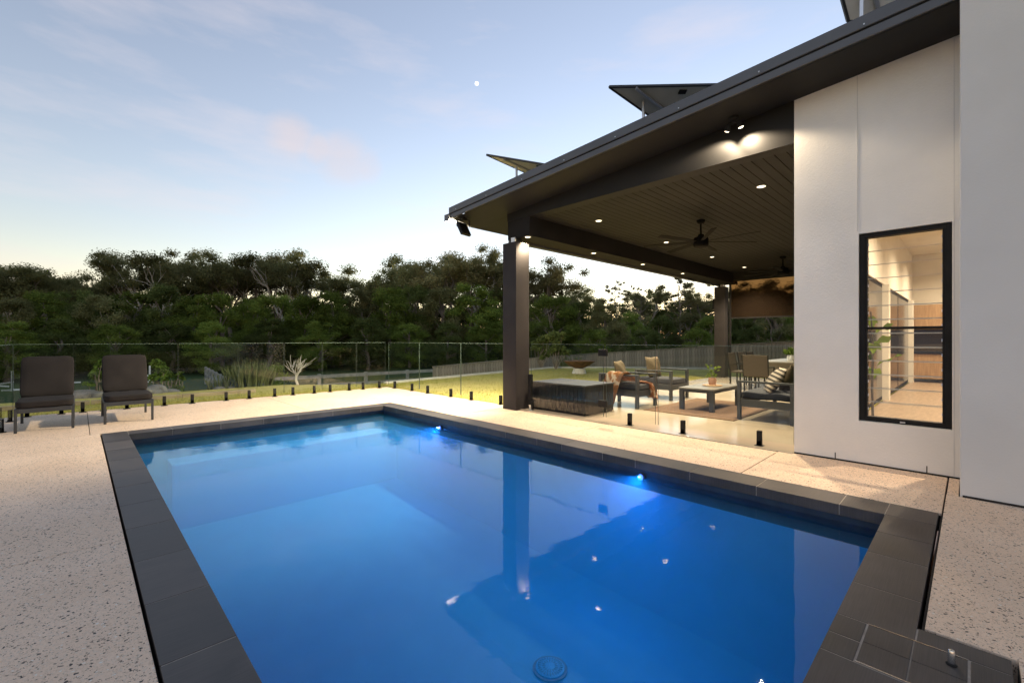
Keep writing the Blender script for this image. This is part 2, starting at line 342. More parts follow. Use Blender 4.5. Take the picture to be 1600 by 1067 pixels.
M['bright'] = mat_leaf('bright_foliage', (.05, .085, .015), (.14, .20, .04))
M['reed'] = mat_leaf('reed_foliage', (.11, .13, .05), (.26, .28, .13))
M['ground'] = None

# ------------------------------------------------------------------ terrain
EDGE = [(-60, 14.4), (4.6, 14.4), (6.8, 12.6), (12.4, 13.5), (16.3, 14.0), (18.2, 12.3), (21.5, 8.0), (21.5, -60)]
def seg_dist(px, py, a, b):
    ax, ay = a; bx_, by = b; dx, dy = bx_ - ax, by - ay
    t = np.clip(((px - ax) * dx + (py - ay) * dy) / (dx * dx + dy * dy), 0, 1)
    return np.hypot(px - ax - t * dx, py - ay - t * dy)
def inside(px, py):
    P = EDGE + [(-60, -60)]; r = np.zeros(np.shape(px), bool); j = len(P) - 1
    for i in range(len(P)):
        xi, yi = P[i]; xj, yj = P[j]
        if yi != yj: r ^= ((yi > py) != (yj > py)) & (px < (xj - xi) * (py - yi) / (yj - yi) + xi)
        j = i
    return r
def tz(px, py):
    px = np.asarray(px, float); py = np.asarray(py, float)
    d = np.full(px.shape, 1e9)
    for a, b in zip(EDGE[:-1], EDGE[1:]): d = np.minimum(d, seg_dist(px, py, a, b))
    d = np.where(inside(px, py), 0, d)
    t = np.clip(d / 9, 0, 1)
    return -.06 - 1.75 * (t * t * (3 - 2 * t)) * 1.0 - .10 * np.clip(d, 0, .6) / .6
def tzf(x, y): return float(tz(np.array([x]), np.array([y]))[0])

def mat_ground():
    m, nt, p = newmat('paddock_and_lawn'); L = nt.links
    v = coords(nt)
    n = nd(nt, 'ShaderNodeTexNoise', Scale=.55, Detail=9, Roughness=.62); L.new(v, n.inputs['Vector'])
    r1 = nt.nodes.new('ShaderNodeValToRGB'); r1.color_ramp.elements[0].position = .25; r1.color_ramp.elements[1].position = .75
    r1.color_ramp.elements[0].color = (.29, .265, .065, 1); r1.color_ramp.elements[1].color = (.45, .39, .115, 1); L.new(n.outputs['Fac'], r1.inputs[0])
    n2 = nd(nt, 'ShaderNodeTexNoise', Scale=.16, Detail=7); mp2 = coords(nt, (1, 1, 1)); L.new(mp2, n2.inputs['Vector'])
    r2 = nt.nodes.new('ShaderNodeValToRGB'); r2.color_ramp.elements[0].position = .35; r2.color_ramp.elements[1].position = .68
    r2.color_ramp.elements[0].color = (.030, .062, .022, 1); r2.color_ramp.elements[1].color = (.085, .105, .035, 1); L.new(n2.outputs['Fac'], r2.inputs[0])
    ge = nt.nodes.new('ShaderNodeNewGeometry'); sp = nt.nodes.new('ShaderNodeSeparateXYZ'); L.new(ge.outputs['Position'], sp.inputs[0])
    mr = nd(nt, 'ShaderNodeMapRange'); mr.inputs['From Min'].default_value = -1.0; mr.inputs['From Max'].default_value = -.25; L.new(sp.outputs['Z'], mr.inputs['Value'])
    mx = nt.nodes.new('ShaderNodeMixRGB'); L.new(mr.outputs[0], mx.inputs[0]); L.new(r2.outputs[0], mx.inputs[1]); L.new(r1.outputs[0], mx.inputs[2])
    L.new(mx.outputs[0], p.inputs['Base Color']); p.inputs['Roughness'].default_value = .95; p.inputs['Specular IOR Level'].default_value = .1
    b = nd(nt, 'ShaderNodeTexNoise', Scale=22, Detail=6); L.new(v, b.inputs['Vector'])
    bp = nd(nt, 'ShaderNodeBump', Strength=.8, Distance=.04); L.new(b.outputs['Fac'], bp.inputs['Height']); L.new(bp.outputs[0], p.inputs['Normal'])
    return m
def build_ground():
    xs = [-3000, -600, -200, -120] + list(range(-80, -12, 8)) + list(np.arange(-12, -2.5, .75)) + [-2.5] + list(np.arange(-2, 5.9, .5)) + [6.1] + list(np.arange(6.6, 30, .5)) + list(range(30, 70, 3)) + [80, 100, 140, 220, 600, 3000]
    ys = [-3000, -600, -100, -40, -15, -8, -3, 0, 3, 6, 6.2, 8, 10] + [11.2] + list(np.arange(11.6, 26, .4)) + list(range(26, 80, 3)) + [90, 110, 150, 250, 600, 3000]
    xs = np.array(sorted(set(float(round(a, 3)) for a in xs))); ys = np.array(sorted(set(float(round(a, 3)) for a in ys)))
    X, Y = np.meshgrid(xs, ys); Z = tz(X.ravel(), Y.ravel()); nx = len(xs)
    vs = np.stack([X.ravel(), Y.ravel(), Z], 1); fs = []
    for j in range(len(ys) - 1):
        for i in range(nx - 1):
            cx, cy_ = (xs[i] + xs[i + 1]) / 2, (ys[j] + ys[j + 1]) / 2
            if -2.5 < cx < 6.1 and -3 < cy_ < 11.2: continue      # the pool and its deck stand here
            fs.append((j * nx + i, j * nx + i + 1, (j + 1) * nx + i + 1, (j + 1) * nx + i))
    me = bpy.data.meshes.new('ground'); me.from_pydata(vs.tolist(), [], fs); me.polygons.foreach_set('use_smooth', [True] * len(fs))
    return tag(link('ground', me, mat_ground()), 'yellow green lawn falling away to the darker paddock', 'ground', kind='structure')
build_ground()

# ------------------------------------------------------------------ pool
PX0, PX1, PY0, PY1 = .505, 4.31, .45, 8.07       # inner edge of the coping
CX0, CX1, CY0, CY1 = .232, 4.635, .168, 8.375    # outer edge
WZ, FLZ = -.145, -1.55
def pool():
    sh = MB(); e = .03
    x0, x1, y0, y1 = PX0 - e, PX1 + e, PY0 - e, PY1 + e
    sh.add([(x0, y0, FLZ - .1), (x1, y0, FLZ - .1), (x1, y1, FLZ + .25), (x0, y1, FLZ + .25)], [(0, 1, 2, 3)])
    for a, b in (((x0, y0), (x1, y0)), ((x1, y0), (x1, y1)), ((x1, y1), (x0, y1)), ((x0, y1), (x0, y0))):
        sh.add([(a[0], a[1], FLZ - .3), (b[0], b[1], FLZ - .3), (b[0], b[1], -.30), (a[0], a[1], -.30)], [(3, 2, 1, 0)])
    shell = tag(sh.build('pool_shell', M['plaster']), kind='structure')
    wl_ = MB()
    for a, b in (((x0, y0), (x1, y0)), ((x1, y0), (x1, y1)), ((x1, y1), (x0, y1)), ((x0, y1), (x0, y0))):
        wl_.add([(a[0], a[1], -.30), (b[0], b[1], -.30), (b[0], b[1], -.05), (a[0], a[1], -.05)], [(3, 2, 1, 0)])
    wl_.build('waterline_band', M['waterline'], shell)
    bx('bench', M['ledge'], shell, .92, x1 - .002, y1 - .50, y1 - .002, FLZ - .1, -.42, bevel=.02)
    w = MB(); n = 2
    k = .004; zb = FLZ - .3
    w.add([(x0 + k, y0 + k, WZ), (x1 - k, y0 + k, WZ), (x1 - k, y1 - k, WZ), (x0 + k, y1 - k, WZ)], [(0, 1, 2, 3)])
    w.mi = 1; w.add([(x0 + k, y0 + k, zb), (x1 - k, y0 + k, zb), (x1 - k, y1 - k, zb), (x0 + k, y1 - k, zb)], [(3, 2, 1, 0)])
    w.f += [(0, 4, 5, 1), (1, 5, 6, 2), (2, 6, 7, 3), (3, 7, 4, 0)]; w.m += [1] * 4
    tag(w.build('pool_water', [M['water'], M['waterside']]), 'clear blue pool water mirroring the roof and sky', 'water', kind='structure')
    # coping: one tile after another, grout bed below
    cp = MB()
    for a in ((CX0 + .006, PX0 - .006, CY0 + .006, CY1 - .006), (PX1 + .006, CX1 - .006, CY0 + .006, CY1 - .006), (PX0 - .006, PX1 + .006, PY1 + .006, CY1 - .006), (PX0 - .006, PX1 + .006, CY0 + .006, PY0 - .006), (1.9, 2.71, -.11, CY0 + .006)):
        cp.box(*a, -.084, -.0022)
    cop = tag(cp.build('pool_coping', M['grout']), 'charcoal tiled coping around the pool', 'coping', kind='structure')
    g = .0026
    def tile(x0, x1, y0, y1, z0=-.088, lift=None):
        dz = rng.uniform(-.0008, .0008) if lift is None else lift
        return bx('coping_tile', M['tile'], cop, x0 + g, x1 - g, y0 + g, y1 - g, z0, dz, bevel=.003)
    ys = [CY0, .55, 1.1, 1.68, 2.252, 2.822, 3.40, 4.03, 4.63, 5.23, 5.83, 6.43, 7.03, 7.63, CY1]
    for a, b in zip(ys[:-1], ys[1:]): tile(CX0, PX0, a, b)
    ys = [CY0, .728, 1.33, 1.93, 2.53, 2.95, 3.55, 3.97, 4.57, 5.17, 5.77, 6.37, 6.97, 7.57, CY1]
    ys[0] = PY0
    for a, b in zip(ys[:-1], ys[1:]): tile(PX1, CX1, a, b)
    xs = [PX0, .99, 1.585, 2.185, 2.72, 3.32, 3.85, PX1]
    for a, b in zip(xs[:-1], xs[1:]): tile(a, b, PY1, CY1)
    xs = [PX0, 1.05, 1.65]
    for a, b in zip(xs[:-1], xs[1:]): tile(a, b, CY0, PY0)
    for a, b in zip([1.65, 2.412], [2.25, 2.99]): pass
    # around the skimmer lid the tiles are cut
    LX0, LX1, LY0, LY1 = 2.262, 2.588, .008, .328
    tile(1.65, LX0 - .012, CY0, PY0); tile(LX0 - .012, 2.412, LY1 + .003, PY0); tile(2.412, LX1 + .006, LY1 + .003, PY0); tile(LX1 + .006, 2.995, CY0, PY0)
    tile(2.995, 3.487, CY0, PY0); tile(3.487, 3.892, CY0, PY0); tile(3.892, PX1, CY0, PY0); tile(PX1, CX1, CY0, PY0)
    tile(1.9, LX0 - .012, -.116, CY0); tile(LX1 + .006, 2.718, -.116, CY0); tile(LX0 - .012, LX1 + .006, -.116, LY0 - .004)
    lid = thing('skimmer_lid', 'square tiled skimmer lid set into the coping at lower right', 'lid', (0, 0, 0))
    h = .002
    mx_, my_ = 2.425, .172
    for a in ((LX0, mx_, LY0, my_), (mx_, LX1, LY0, my_), (LX0, mx_, my_, LY1), (mx_, LX1, my_, LY1)):
        bx('lid_tile', M['tile'], lid, a[0] + h, a[1] - h, a[2] + h, a[3] - h, -.003, .0012, bevel=.002)
    for a in ((LX0 - .008, LX0 - .001, LY0, LY1), (LX1 + .001, LX1 + .006, LY0, LY1)): bx('trim', M['steel'], lid, *a, -.003, .002)
    pk = thing('lid_lifter', 'short steel lifting peg with black tip on the skimmer lid', 'peg', (2.505, .055, .0012), R(20))
    MB().lathe([(.011, 0), (.012, .004), (.012, .05), (.009, .058), (.002, .06)], n=16).build('peg', M['steel'], pk, smooth=True)
    MB().lathe([(.017, 0), (.018, .003), (.012, .009)], n=16).build('collar', M['black'], pk, smooth=True)
    # main drain in the floor
    dr = thing('pool_drain', 'round slotted drain cover on the pool floor', 'drain', (2.93, 2.54, FLZ - .1 + .35 * (2.54 - y0) / (y1 - y0) + .012))
    MB().lathe([(.125, -.008), (.125, .012), (.10, .022), (.0001, .024)], n=32).build('cover', M['plaster'], dr, smooth=True)
    MB().lathe([(.15, -.01), (.15, .004), (.127, .004), (.127, -.01)], n=32).build('rim', M['waterline'], dr, smooth=True)
    s = MB()
    for rr, cnt in ((.045, 16), (.082, 26)):
        for k in range(cnt):
            a = 2 * math.pi * k / cnt; Mx = Matrix.Rotation(a, 4, 'Z'); s.box(rr, rr + .026, -.0035, .0035, .0195, .0262, Mx)
    s.build('slots', M['waterline'], dr)
    for i, (y, lab) in enumerate(((6.155, 'small glowing blue pool light at the waterline near the far corner'), (2.462, 'small glowing blue pool light at the waterline near the camera'))):
        t = thing('pool_light', lab, 'light', (PX1 + .028, y, -.168), 0, 'blue lights along the pool wall')
        Mx = Matrix.Rotation(R(-90), 4, 'Y')
        MB().lathe([(.042, .0), (.042, .02), (.032, .028)], n=24, M=Mx).build('housing', M['waterline'], t, smooth=True)
        MB().lathe([(.031, .026), (.022, .034), (.0001, .037)], n=24, M=Mx).build('lens', M['blueled'], t, smooth=True)
        ld = bpy.data.lights.new('pool_led', 'SPOT'); ld.color = (.05, .38, 1); ld.energy = 5; ld.shadow_soft_size = .05; ld.spot_size = R(150); ld.spot_blend = .6
        lo = bpy.data.objects.new('pool_led', ld); C.objects.link(lo); lo.parent = t; lo.location = (-.06, 0, 0); lo.rotation_euler = Vector((-1, 0, -.35)).to_track_quat('-Z', 'Y').to_euler()
pool()

def deck():
    base = MB()
    for a in ((-2.48, CX0 - .01, -2.98, 11.18), (CX0 - .01, CX1 + .01, CY1 + .01, 11.18), (CX1 + .01, 6.08, 5.2, 11.18), (CX1 + .01, 5.9, -2.98, 5.2), (CX0 - .01, CX1 + .01, -2.98, CY0 - .30), (2.74, CX1 + .01, CY0 - .30, CY0 - .01), (CX0 - .01, 1.88, CY0 - .30, CY0 - .01)):
        base.box(*a, -.14, -.022)
    d = tag(base.build('pool_deck', M['joint']), 'exposed aggregate concrete deck around the pool', 'deck', kind='structure')
    j = .004
    for a in ((-2.5, CX0 - .008, -3, 3.852), (-2.5, CX0 - .008, 3.852, 8.387), (-2.5, .12, 8.387, 11.2), (.12, 3.05, 8.387, 11.2), (3.05, 6.10, 8.387, 11.2),
              (CX1 + .007, 6.10, 6.22, 8.387), (CX1 + .007, 5.83, 3.9, 6.22), (CX1 + .007, 5.83, 1.57, 3.9), (CX1 + .007, 5.895, .152, 1.57), (5.249, 5.895, .070, .148), (2.735, 5.245, -3, .150), (CX0 - .014, 2.735, -3, -.13), (CX0 - .014, 1.885, -.13, .154)):
        x0, x1, y0, y1 = a
        bx('deck_slab', M['deck'], d, x0 + j, x1 - j, y0 + j, y1 - j, -.10, rng.uniform(-.003, -.001), bevel=.003)
    f = MB().box(5.84, 16.35, 1.42, 6.2, -.2, .006).build('alfresco_floor', M['slab'], None, bevel=.006)
    tag(f, 'polished concrete floor under the roof', 'floor', kind='structure')
deck()

# ------------------------------------------------------------------ house
def soffit_z(x, y):
    """underside of the raked eave"""
    t = (7.21 - y) / 7.13; u = (x - 5.3) / .8
    return (3.70 + .467 * t) + (-.105 * (1 - t) - .03 * t) * u
def house():
    hs = thing('house', 'white rendered house with a dark raked roof and outdoor room', 'house', (0, 0, 0))
    W = 5.9
    # pool-side wall with the tall louvre window: built round the opening
    wx0, wx1, wz0, wz1 = .125, .828, .447, 2.412
    top = 4.6
    w = MB()
    w.box(W, W + .22, .072, wx0, -.05, top).box(W, W + .22, wx1, 1.418, -.05, top).box(W, W + .22, wx0, wx1, -.05, wz0).box(W, W + .22, wx0, wx1, wz1, top)
    w.build('wall', M['render'], hs)
    # slim relief joints in the render
    jn = MB()
    for y in (.838, .112): jn.box(W - .004, W + .001, y - .003, y + .003, wz1 + .03 if y > .5 else .02, 4.2)
    jn.build('wall_joint', M['render2'], hs)
    for y in (1.03, .30): bx('weep_slot', M['black'], hs, W - .002, W + .002, y - .004, y + .004, .0, .075)
    bx('footing_gap', M['joint'], hs, W - .006, W + .05, .073, 1.417, -.02, .012)
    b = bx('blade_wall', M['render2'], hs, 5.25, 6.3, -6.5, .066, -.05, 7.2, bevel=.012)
    bx('footing_gap', M['joint'], hs, 5.243, 5.3, -6.5, .05, -.02, .014)
    # wall between room and outdoor room: dark sliding doors under a white header
    iw = MB().box(W + .22, 19, 1.30, 1.418, 2.48, 4.6); iw.build('wall_header', M['warmwall'], hs)
    for x in (6.12, 12.35, 18.0): bx('wall_post', M['warmwall'], hs, x, x + .26, 1.22, 1.415, 0, 2.479)
    for a, c in ((6.39, 9.35), (9.36, 12.34), (12.62, 15.2), (15.21, 17.99)):
        gl = bx('sliding_door', M['black'], hs, a, c, 1.33, 1.40, .02, 2.478)
        bx('door_glass', M['darkglass'], gl, a + .07, c - .07, 1.322, 1.408, .10, 2.40)
    r = MB()
    r.box(W + .22, 19, -3.0, 1.30, -.12, .004)
    r.build('room_floor', M['floorwood'], hs)
    bx('room_ceiling', M['warmwall'], hs, W + .22, 19, -3.0, 1.30, 3.95, 4.05)
    bx('room_back_wall', M['warmwall'], hs, 19, 19.2, -3.0, 1.41, -.1, 4.6)
    bx('room_side_wall', M['warmwall'], hs, 6.31, 19, -3.2, -3.0, -.1, 4.0)
    kc = thing('kitchen_cabinets', 'timber kitchen cupboards and dark bench seen through the louvre window', 'cabinet', (18.95, 0, 0))
    for i in range(5):
        y = -2.6 + i * .78
        bx('wall_door', M['veneer'], kc, -.36, 0, y + .004, y + .774, 1.62, 2.36, bevel=.004)
        bx('base_door', M['veneer'], kc, -.62, 0, y + .004, y + .774, .12, .86, bevel=.004)
    bx('bench_top', M['char'], kc, -.66, 0, -2.6, 1.28, .865, .93, bevel=.004)
    bx('splashback', M['wicker'], kc, -.03, -.01, -2.6, 1.28, .935, 1.615)
    # roof
    rf = thing('roof', 'dark metal skillion roof with deep raked eave over the pool side', 'roof', (0, 0, 0))
    rf.parent = hs; del rf['category']; del rf['label']
    XB = 5.3
    def slope(y): return 3.70 + .0655 * (7.21 - y)
    s = MB()
    ys = np.linspace(7.17, .068, 9); xs = np.linspace(XB + .03, 6.0, 4)
    for j, y in enumerate(ys):
        for x in xs: s.v.append((x, y, soffit_z(x, y) - .004))
    for j in range(8):
        for i in range(3):
            a = j * 4 + i; s.f.append((a, a + 1, a + 5, a + 4)); s.m.append(0)
    s.build('soffit', M['soffit'], rf)
    e = MB(); xs = np.linspace(6.0, 16.6, 5)
    for y in (7.17, 6.2):
        for x in xs: e.v.append((x, y, soffit_z(6.0, y) - .004))
    for i in range(4): e.f.append((i, i + 1, i + 6, i + 5)); e.m.append(0)
    e.build('soffit', M['soffit'], rf)
    # barge: lower board, upper flashing with lip and screws
    def strip(name, y0, y1, za, zb, x0, x1, mat):
        m_ = MB(); vs = []
        for y in (y0, y1):
            for z in (za, zb):
                for x in (x0, x1): vs.append((x, y, slope(y) + z))
        m_.add(vs, [(0, 1, 3, 2), (4, 6, 7, 5), (0, 4, 5, 1), (2, 3, 7, 6), (0, 2, 6, 4), (1, 5, 7, 3)])
        return m_.build(name, mat, rf, bevel=.006)
    strip('barge_board', 7.22, .068, 0, .085, XB, XB + .028, M['roofmetal'])
    bf = strip('barge_flashing', 7.235, .068, .095, .215, XB - .018, XB + .05, M['roofmetal'])
    strip('flashing_lip', 7.235, .068, .084, .096, XB - .010, XB + .05, M['black'])
    y = 7.0
    while y > .2:
        bx('screw', M['silver'], bf, XB - .026, XB - .017, y - .006, y + .006, slope(y) + .118, slope(y) + .13); y -= .9
    # gutter along the low end
    g = MB(); z0 = 3.66
    g.box(XB - .02, 16.7, 7.225, 7.36, z0, z0 + .012).box(XB - .02, 16.7, 7.35, 7.362, z0, z0 + .125).box(XB - .02, 16.7, 7.21, 7.224, z0, z0 + .19).box(XB - .032, XB - .02, 7.21, 7.362, z0, z0 + .13)
    g.build('gutter', M['roofmetal'], rf)
    t = MB(); zt = .20
    t.add([(XB, 7.2, slope(7.2) + zt), (19.4, 7.2, slope(7.2) + zt), (19.4, -6, slope(-6) + zt), (XB, -6, slope(-6) + zt),
           (XB, 7.2, slope(7.2) + zt - .03), (19.4, 7.2, slope(7.2) + zt - .03), (19.4, -6, slope(-6) + zt - .03), (XB, -6, slope(-6) + zt - .03)],
          [(3, 2, 1, 0), (4, 5, 6, 7), (0, 1, 5, 4), (1, 2, 6, 5), (2, 3, 7, 6), (3, 0, 4, 7)])
    t.build('roof_sheet', M['roofmetal'], rf)
    # front beam: level underside, raked top
    CZ = 3.555
    bm_ = MB(); vs = []
    for y in (6.2, 1.42):
        for x in (5.905, 6.12): vs.append((x, y, CZ))
        for x in (5.905, 6.12): vs.append((x, y, soffit_z(5.95, y) + .03))
    bm_.add(vs, [(0, 1, 3, 2), (4, 6, 7, 5), (0, 4, 5, 1), (2, 3, 7, 6), (0, 2, 6, 4), (1, 5, 7, 3)])
    bm_.build('front_beam', M['soffit'], hs)
    bx('side_beam', M['char'], hs, 5.91, 16.3, 5.62, 6.19, 3.2, 3.553)
    bx('beam_plate', M['roofmetal'], hs, 5.93, 16.3, 6.08, 6.20, 3.155, 3.199)
    bx('end_beam', M['char'], hs, 15.85, 16.29, 1.42, 5.618, 3.3, 3.553)
    # ceiling boards, running away from the pool
    n = 32; y0, y1 = 1.42, 5.62; wd = (y1 - y0) / n
    bx('ceiling_backing', M['black'], hs, 6.121, 16.3, 1.42, 6.19, 3.585, 3.62)
    first = None
    for i in range(n):
        if first is None: o = first = bx('ceiling_board', M['ceil'], hs, 6.121, 15.849, .004, wd - .004, 3.556, 3.584, bevel=.003)
        else: o = first.copy(); C.objects.link(o)
        o.location = (0, y0 + i * wd, 0)
    return hs
HOUSE = house()

def column(x0, y0, name_label, dz=0, box=True):
    t = thing('column', name_label, 'column', (x0, y0, 0), 0, 'rendered columns of the outdoor room')
    s = .352
    bx('pier', M['pier'], t, 0, s, 0, s, -.02, 3.10, bevel=.008)
    bx('steel_post', M['black'], t, .10, .25, .10, .25, 3.10, 3.19)
    bx('cap_bracket', M['silver'], t, .03, .06, .06, .16, 3.101, 3.188)
    up = bx('wall_lamp', M['black'], t, .12, .22, s + .001, s + .11, 2.35, 2.72, bevel=.008)
    return t
column(5.755, 5.815, 'tall charcoal rendered column at the pool corner')
column(15.75, 5.835, 'distant charcoal rendered column beside the roller blind')

# louvre window
def window():
    t = thing('louvre_window', 'tall black framed glass louvre window in the white wall', 'window', (5.9, 0, 0))
    y0, y1, z0, z1 = .128, .825, .450, 2.409
    f = MB(); w = .045
    for a in ((y0, y0 + w, z0, z1), (y1 - w, y1, z0, z1)): f.box(.03, .13, *a)
    f.box(.03, .13, y0 + w, y1 - w, z0, z0 + w); f.box(.03, .13, y0 + w, y1 - w, z1 - w, z1)
    f.build('frame', M['black'], t, bevel=.003)
    iy0, iy1 = y0 + w, y1 - w
    bx('transom', M['black'], t, .05, .11, iy0, iy1, 1.405, 1.43)
    st = MB()
    for y in (iy0, iy1): st.box(.04, .12, y - (.02 if y == iy1 else 0), y + (.02 if y == iy0 else 0), z0 + w, z1 - w)
    st.build('stile', M['black'], t)
    n = 13; zz = np.linspace(z0 + w + .01, z1 - w - .14, n)
    for k, z in enumerate(zz):
        Mx = Matrix.Translation((.08, 0, z + .07)) @ Matrix.Rotation(R(17), 4, 'Y')
        b = MB().box(-.003, .003, iy0 + .02, iy1 - .02, -.076, .076, Mx).build('louvre_blade', M['pane'], t)
        MB().box(-.0034, .0034, iy0 + .02, iy1 - .02, -.0785, -.0762, Mx).box(-.0034, .0034, iy0 + .02, iy1 - .02, .0762, .0820, Mx).build('blade_edge', M['bedge'], b)
        c = MB()
        for y in (iy0 + .018, iy1 - .018): c.box(-.008, .008, y - .009, y + .009, -.012, .012, Mx)
        c.build('blade_clip', M['silver'], b)
    bx('latch', M['silver'], t, .02, .03, .46, .50, z0 + .012, z0 + .026)
window()

# ------------------------------------------------------------------ lamps
DL = None
def downlight(x, y, z, label, group, watts, spread=120, col_=(1, .79, .54)):
    global DL
    t = thing('downlight', label, 'downlight', (x, y, z), 0, group)
    if DL is None:
        a = MB().lathe([(.066, .012), (.066, -.004), (.056, -.006), (.053, .004)], n=24).build('trim_ring', M['silver'], t, smooth=True)
        b = MB().lathe([(.0525, .003), (.035, -.003), (.0001, -.005)], n=24).build('lens', M['lamp'], t, smooth=True)
        DL = (a, b)
    else:
        for o in DL:
            c = o.copy(); C.objects.link(c); c.parent = t
    ld = bpy.data.lights.new('led', 'SPOT'); ld.energy = watts; ld.color = col_; ld.spot_size = R(spread); ld.spot_blend = .8; ld.shadow_soft_size = .055
    lo = bpy.data.objects.new('led', ld); C.objects.link(lo); lo.parent = t; lo.location = (0, 0, -.03)
PW = 52
for x, y, lab in ((7.10, 4.94, 'ceiling downlight nearest the pool column'), (9.80, 4.94, 'ceiling downlight left of the near fan'), (12.43, 4.94, 'ceiling downlight just below and right of the near fan'), (14.92, 4.94, 'farthest ceiling downlight near the roller blind'), (7.23, 2.16, 'ceiling downlight nearest the white wall, right of the front beam')):
    downlight(x, y, 3.553, 'small round lit ' + lab, 'downlights in the ceiling boards', PW)
for x, n in ((9.80, 'just behind the edge of the white wall'), (12.43, 'farther back behind the white wall')): downlight(x, 2.16, 3.553, 'small round lit ceiling downlight ' + n, 'downlights in the ceiling boards', PW)
for x, lab in ((5.99, 'directly above the near column'), (8.15, 'second from the near column'), (10.26, 'third from the near column'), (12.50, 'fourth from the near column')):
    downlight(x, 5.80 if x > 7 else 5.74, 3.199, 'round lit beam downlight ' + lab, 'downlights in the side beam', PW * .5)
for x, n in ((7.6, 'nearest the louvre window'), (10.6, 'second from the louvre window'), (14.2, 'third from the louvre window'), (17.0, 'over the kitchen cupboards')):
    downlight(x, -.3, 3.947, 'round ceiling downlight indoors, ' + n, 'downlights inside the house', 60, 150, (1, .77, .52))

def twin_spot():
    x, y = 5.74, 2.02; z = soffit_z(x, y)
    t = thing('twin_spotlight', 'twin headed spotlight glaring under the raked eave', 'spotlight', (x, y, z))
    MB().lathe([(.055, 0), (.055, -.03), (.02, -.04), (.02, -.07)], n=20).build('base', M['soffit'], t, smooth=True)
    for s, d in ((-1, (.25, -.25, -1)), (1, (.25, .45, -1))):
        c = Vector((0, s * .07, -.115)); q = Vector(d).normalized().to_track_quat('-Z', 'Y').to_matrix().to_4x4(); Mx = Matrix.Translation(c) @ q
        a = MB().tube([(0, 0, -.06), (0, s * .05, -.085), tuple(c)], .012, 8).build('arm', M['soffit'], t, smooth=True)
        h = MB().lathe([(.015, .04), (.03, .02), (.036, -.035), (.034, -.037), (.032, -.032)], n=20, M=Mx).build('head', M['soffit'], t, smooth=True)
        MB().lathe([(.0315, -.033), (.02, -.042), (.0001, -.045)], n=20, M=Mx).build('lens', M['lamp'], h, smooth=True)
        ld = bpy.data.lights.new('led', 'SPOT'); ld.energy = 8; ld.color = (1, .79, .54); ld.spot_size = R(125); ld.spot_blend = .35; ld.shadow_soft_size = .045
        lo = bpy.data.objects.new('led', ld); C.objects.link(lo); lo.parent = t; lo.location = c + Vector(d).normalized() * .075
        lo.rotation_euler = Vector(d).to_track_quat('-Z', 'Y').to_euler()
twin_spot()

def floodlight():
    x, y = 5.45, 6.98; z = soffit_z(x, y)
    t = thing('floodlight', 'square black floodlight hung under the far eave corner', 'floodlight', (x, y, z))
    br = MB(); br.bar((0, 0, 0), (0, 0, -.03), .10, .10)
    br.bar((-.09, .07, -.045), (.09, -.07, -.045), .03, .012); br.bar((-.09, .07, -.045), (-.095, .074, -.17), .012, .03); br.bar((.09, -.07, -.045), (.095, -.074, -.17), .012, .03)
    br.build('bracket', M['black'], t)
    aim = Vector((-.16, .86, -.48)).normalized(); q = aim.to_track_quat('-Z', 'Y').to_matrix().to_4x4()
    Mx = Matrix.Translation((0, 0, -.23)) @ q
    b = MB().box(-.13, .13, -.135, .135, -.02, .035, Mx)
    for k in range(9): b.box(-.11, .11, -.108 + k * .026, -.102 + k * .026, .0351, .055, Mx)
    h = b.build('body', M['black'], t)
    MB().box(-.105, .105, -.085, .085, -.026, -.0202, Mx).build('lens', M['lamp'], h)
    ld = bpy.data.lights.new('flood', 'SPOT'); ld.energy = 285; ld.color = (1, .86, .60); ld.spot_size = R(172); ld.spot_blend = .35; ld.shadow_soft_size = .08
    lo = bpy.data.objects.new('flood', ld); C.objects.link(lo); lo.parent = t; lo.location = Vector((0, 0, -.23)) + aim * .045
    lo.rotation_euler = aim.to_track_quat('-Z', 'Y').to_euler()
floodlight()

# ceiling fans
def fan(x, y, label, rot):
    t = thing('ceiling_fan', label, 'fan', (x, y, 3.552), rot, 'ceiling fans')
    MB().lathe([(.075, 0), (.075, -.03), (.05, -.06), (.02, -.065)], n=24).build('canopy', M['fanblack'], t, smooth=True)
    MB().lathe([(.016, -.06), (.016, -.33)], n=12).build('down_rod', M['fanblack'], t, smooth=True)
    MB().lathe([(.05, -.27), (.06, -.31), (.12, -.325), (.135, -.36), (.135, -.475), (.11, -.505), (.0001, -.51)], n=28).build('motor', M['fanblack'], t, smooth=True)
    for k in range(7):
        a = 2 * math.pi * k / 7
        b = MB(); Mx = Matrix.Rotation(a, 4, 'Z') @ Matrix.Translation((0, 0, -.405)) @ Matrix.Rotation(R(11), 4, 'X')
        vs = []
        for r_, w in ((.10, .05), (.22, .085), (.9, .105), (1.05, .095)):
            for s in (-1, 1):
                for h in (-.004, .004): vs.append(Mx @ Vector((r_, s * w / 2, h)))
        fs = []
        for i in range(3):
            o = i * 4; fs += [(o, o + 4, o + 6, o + 2), (o + 1, o + 3, o + 7, o + 5), (o, o + 1, o + 5, o + 4), (o + 2, o + 6, o + 7, o + 3)]
        fs += [(0, 2, 3, 1), (12, 13, 15, 14)]
        b.add(vs, fs).build('blade', M['fanblack'], t)
    return t
fan(8.46, 3.57, 'black seven bladed ceiling fan hanging in the middle of the ceiling', R(8))
fan(13.75, 3.57, 'black ceiling fan far back, half hidden by the white wall', R(30))

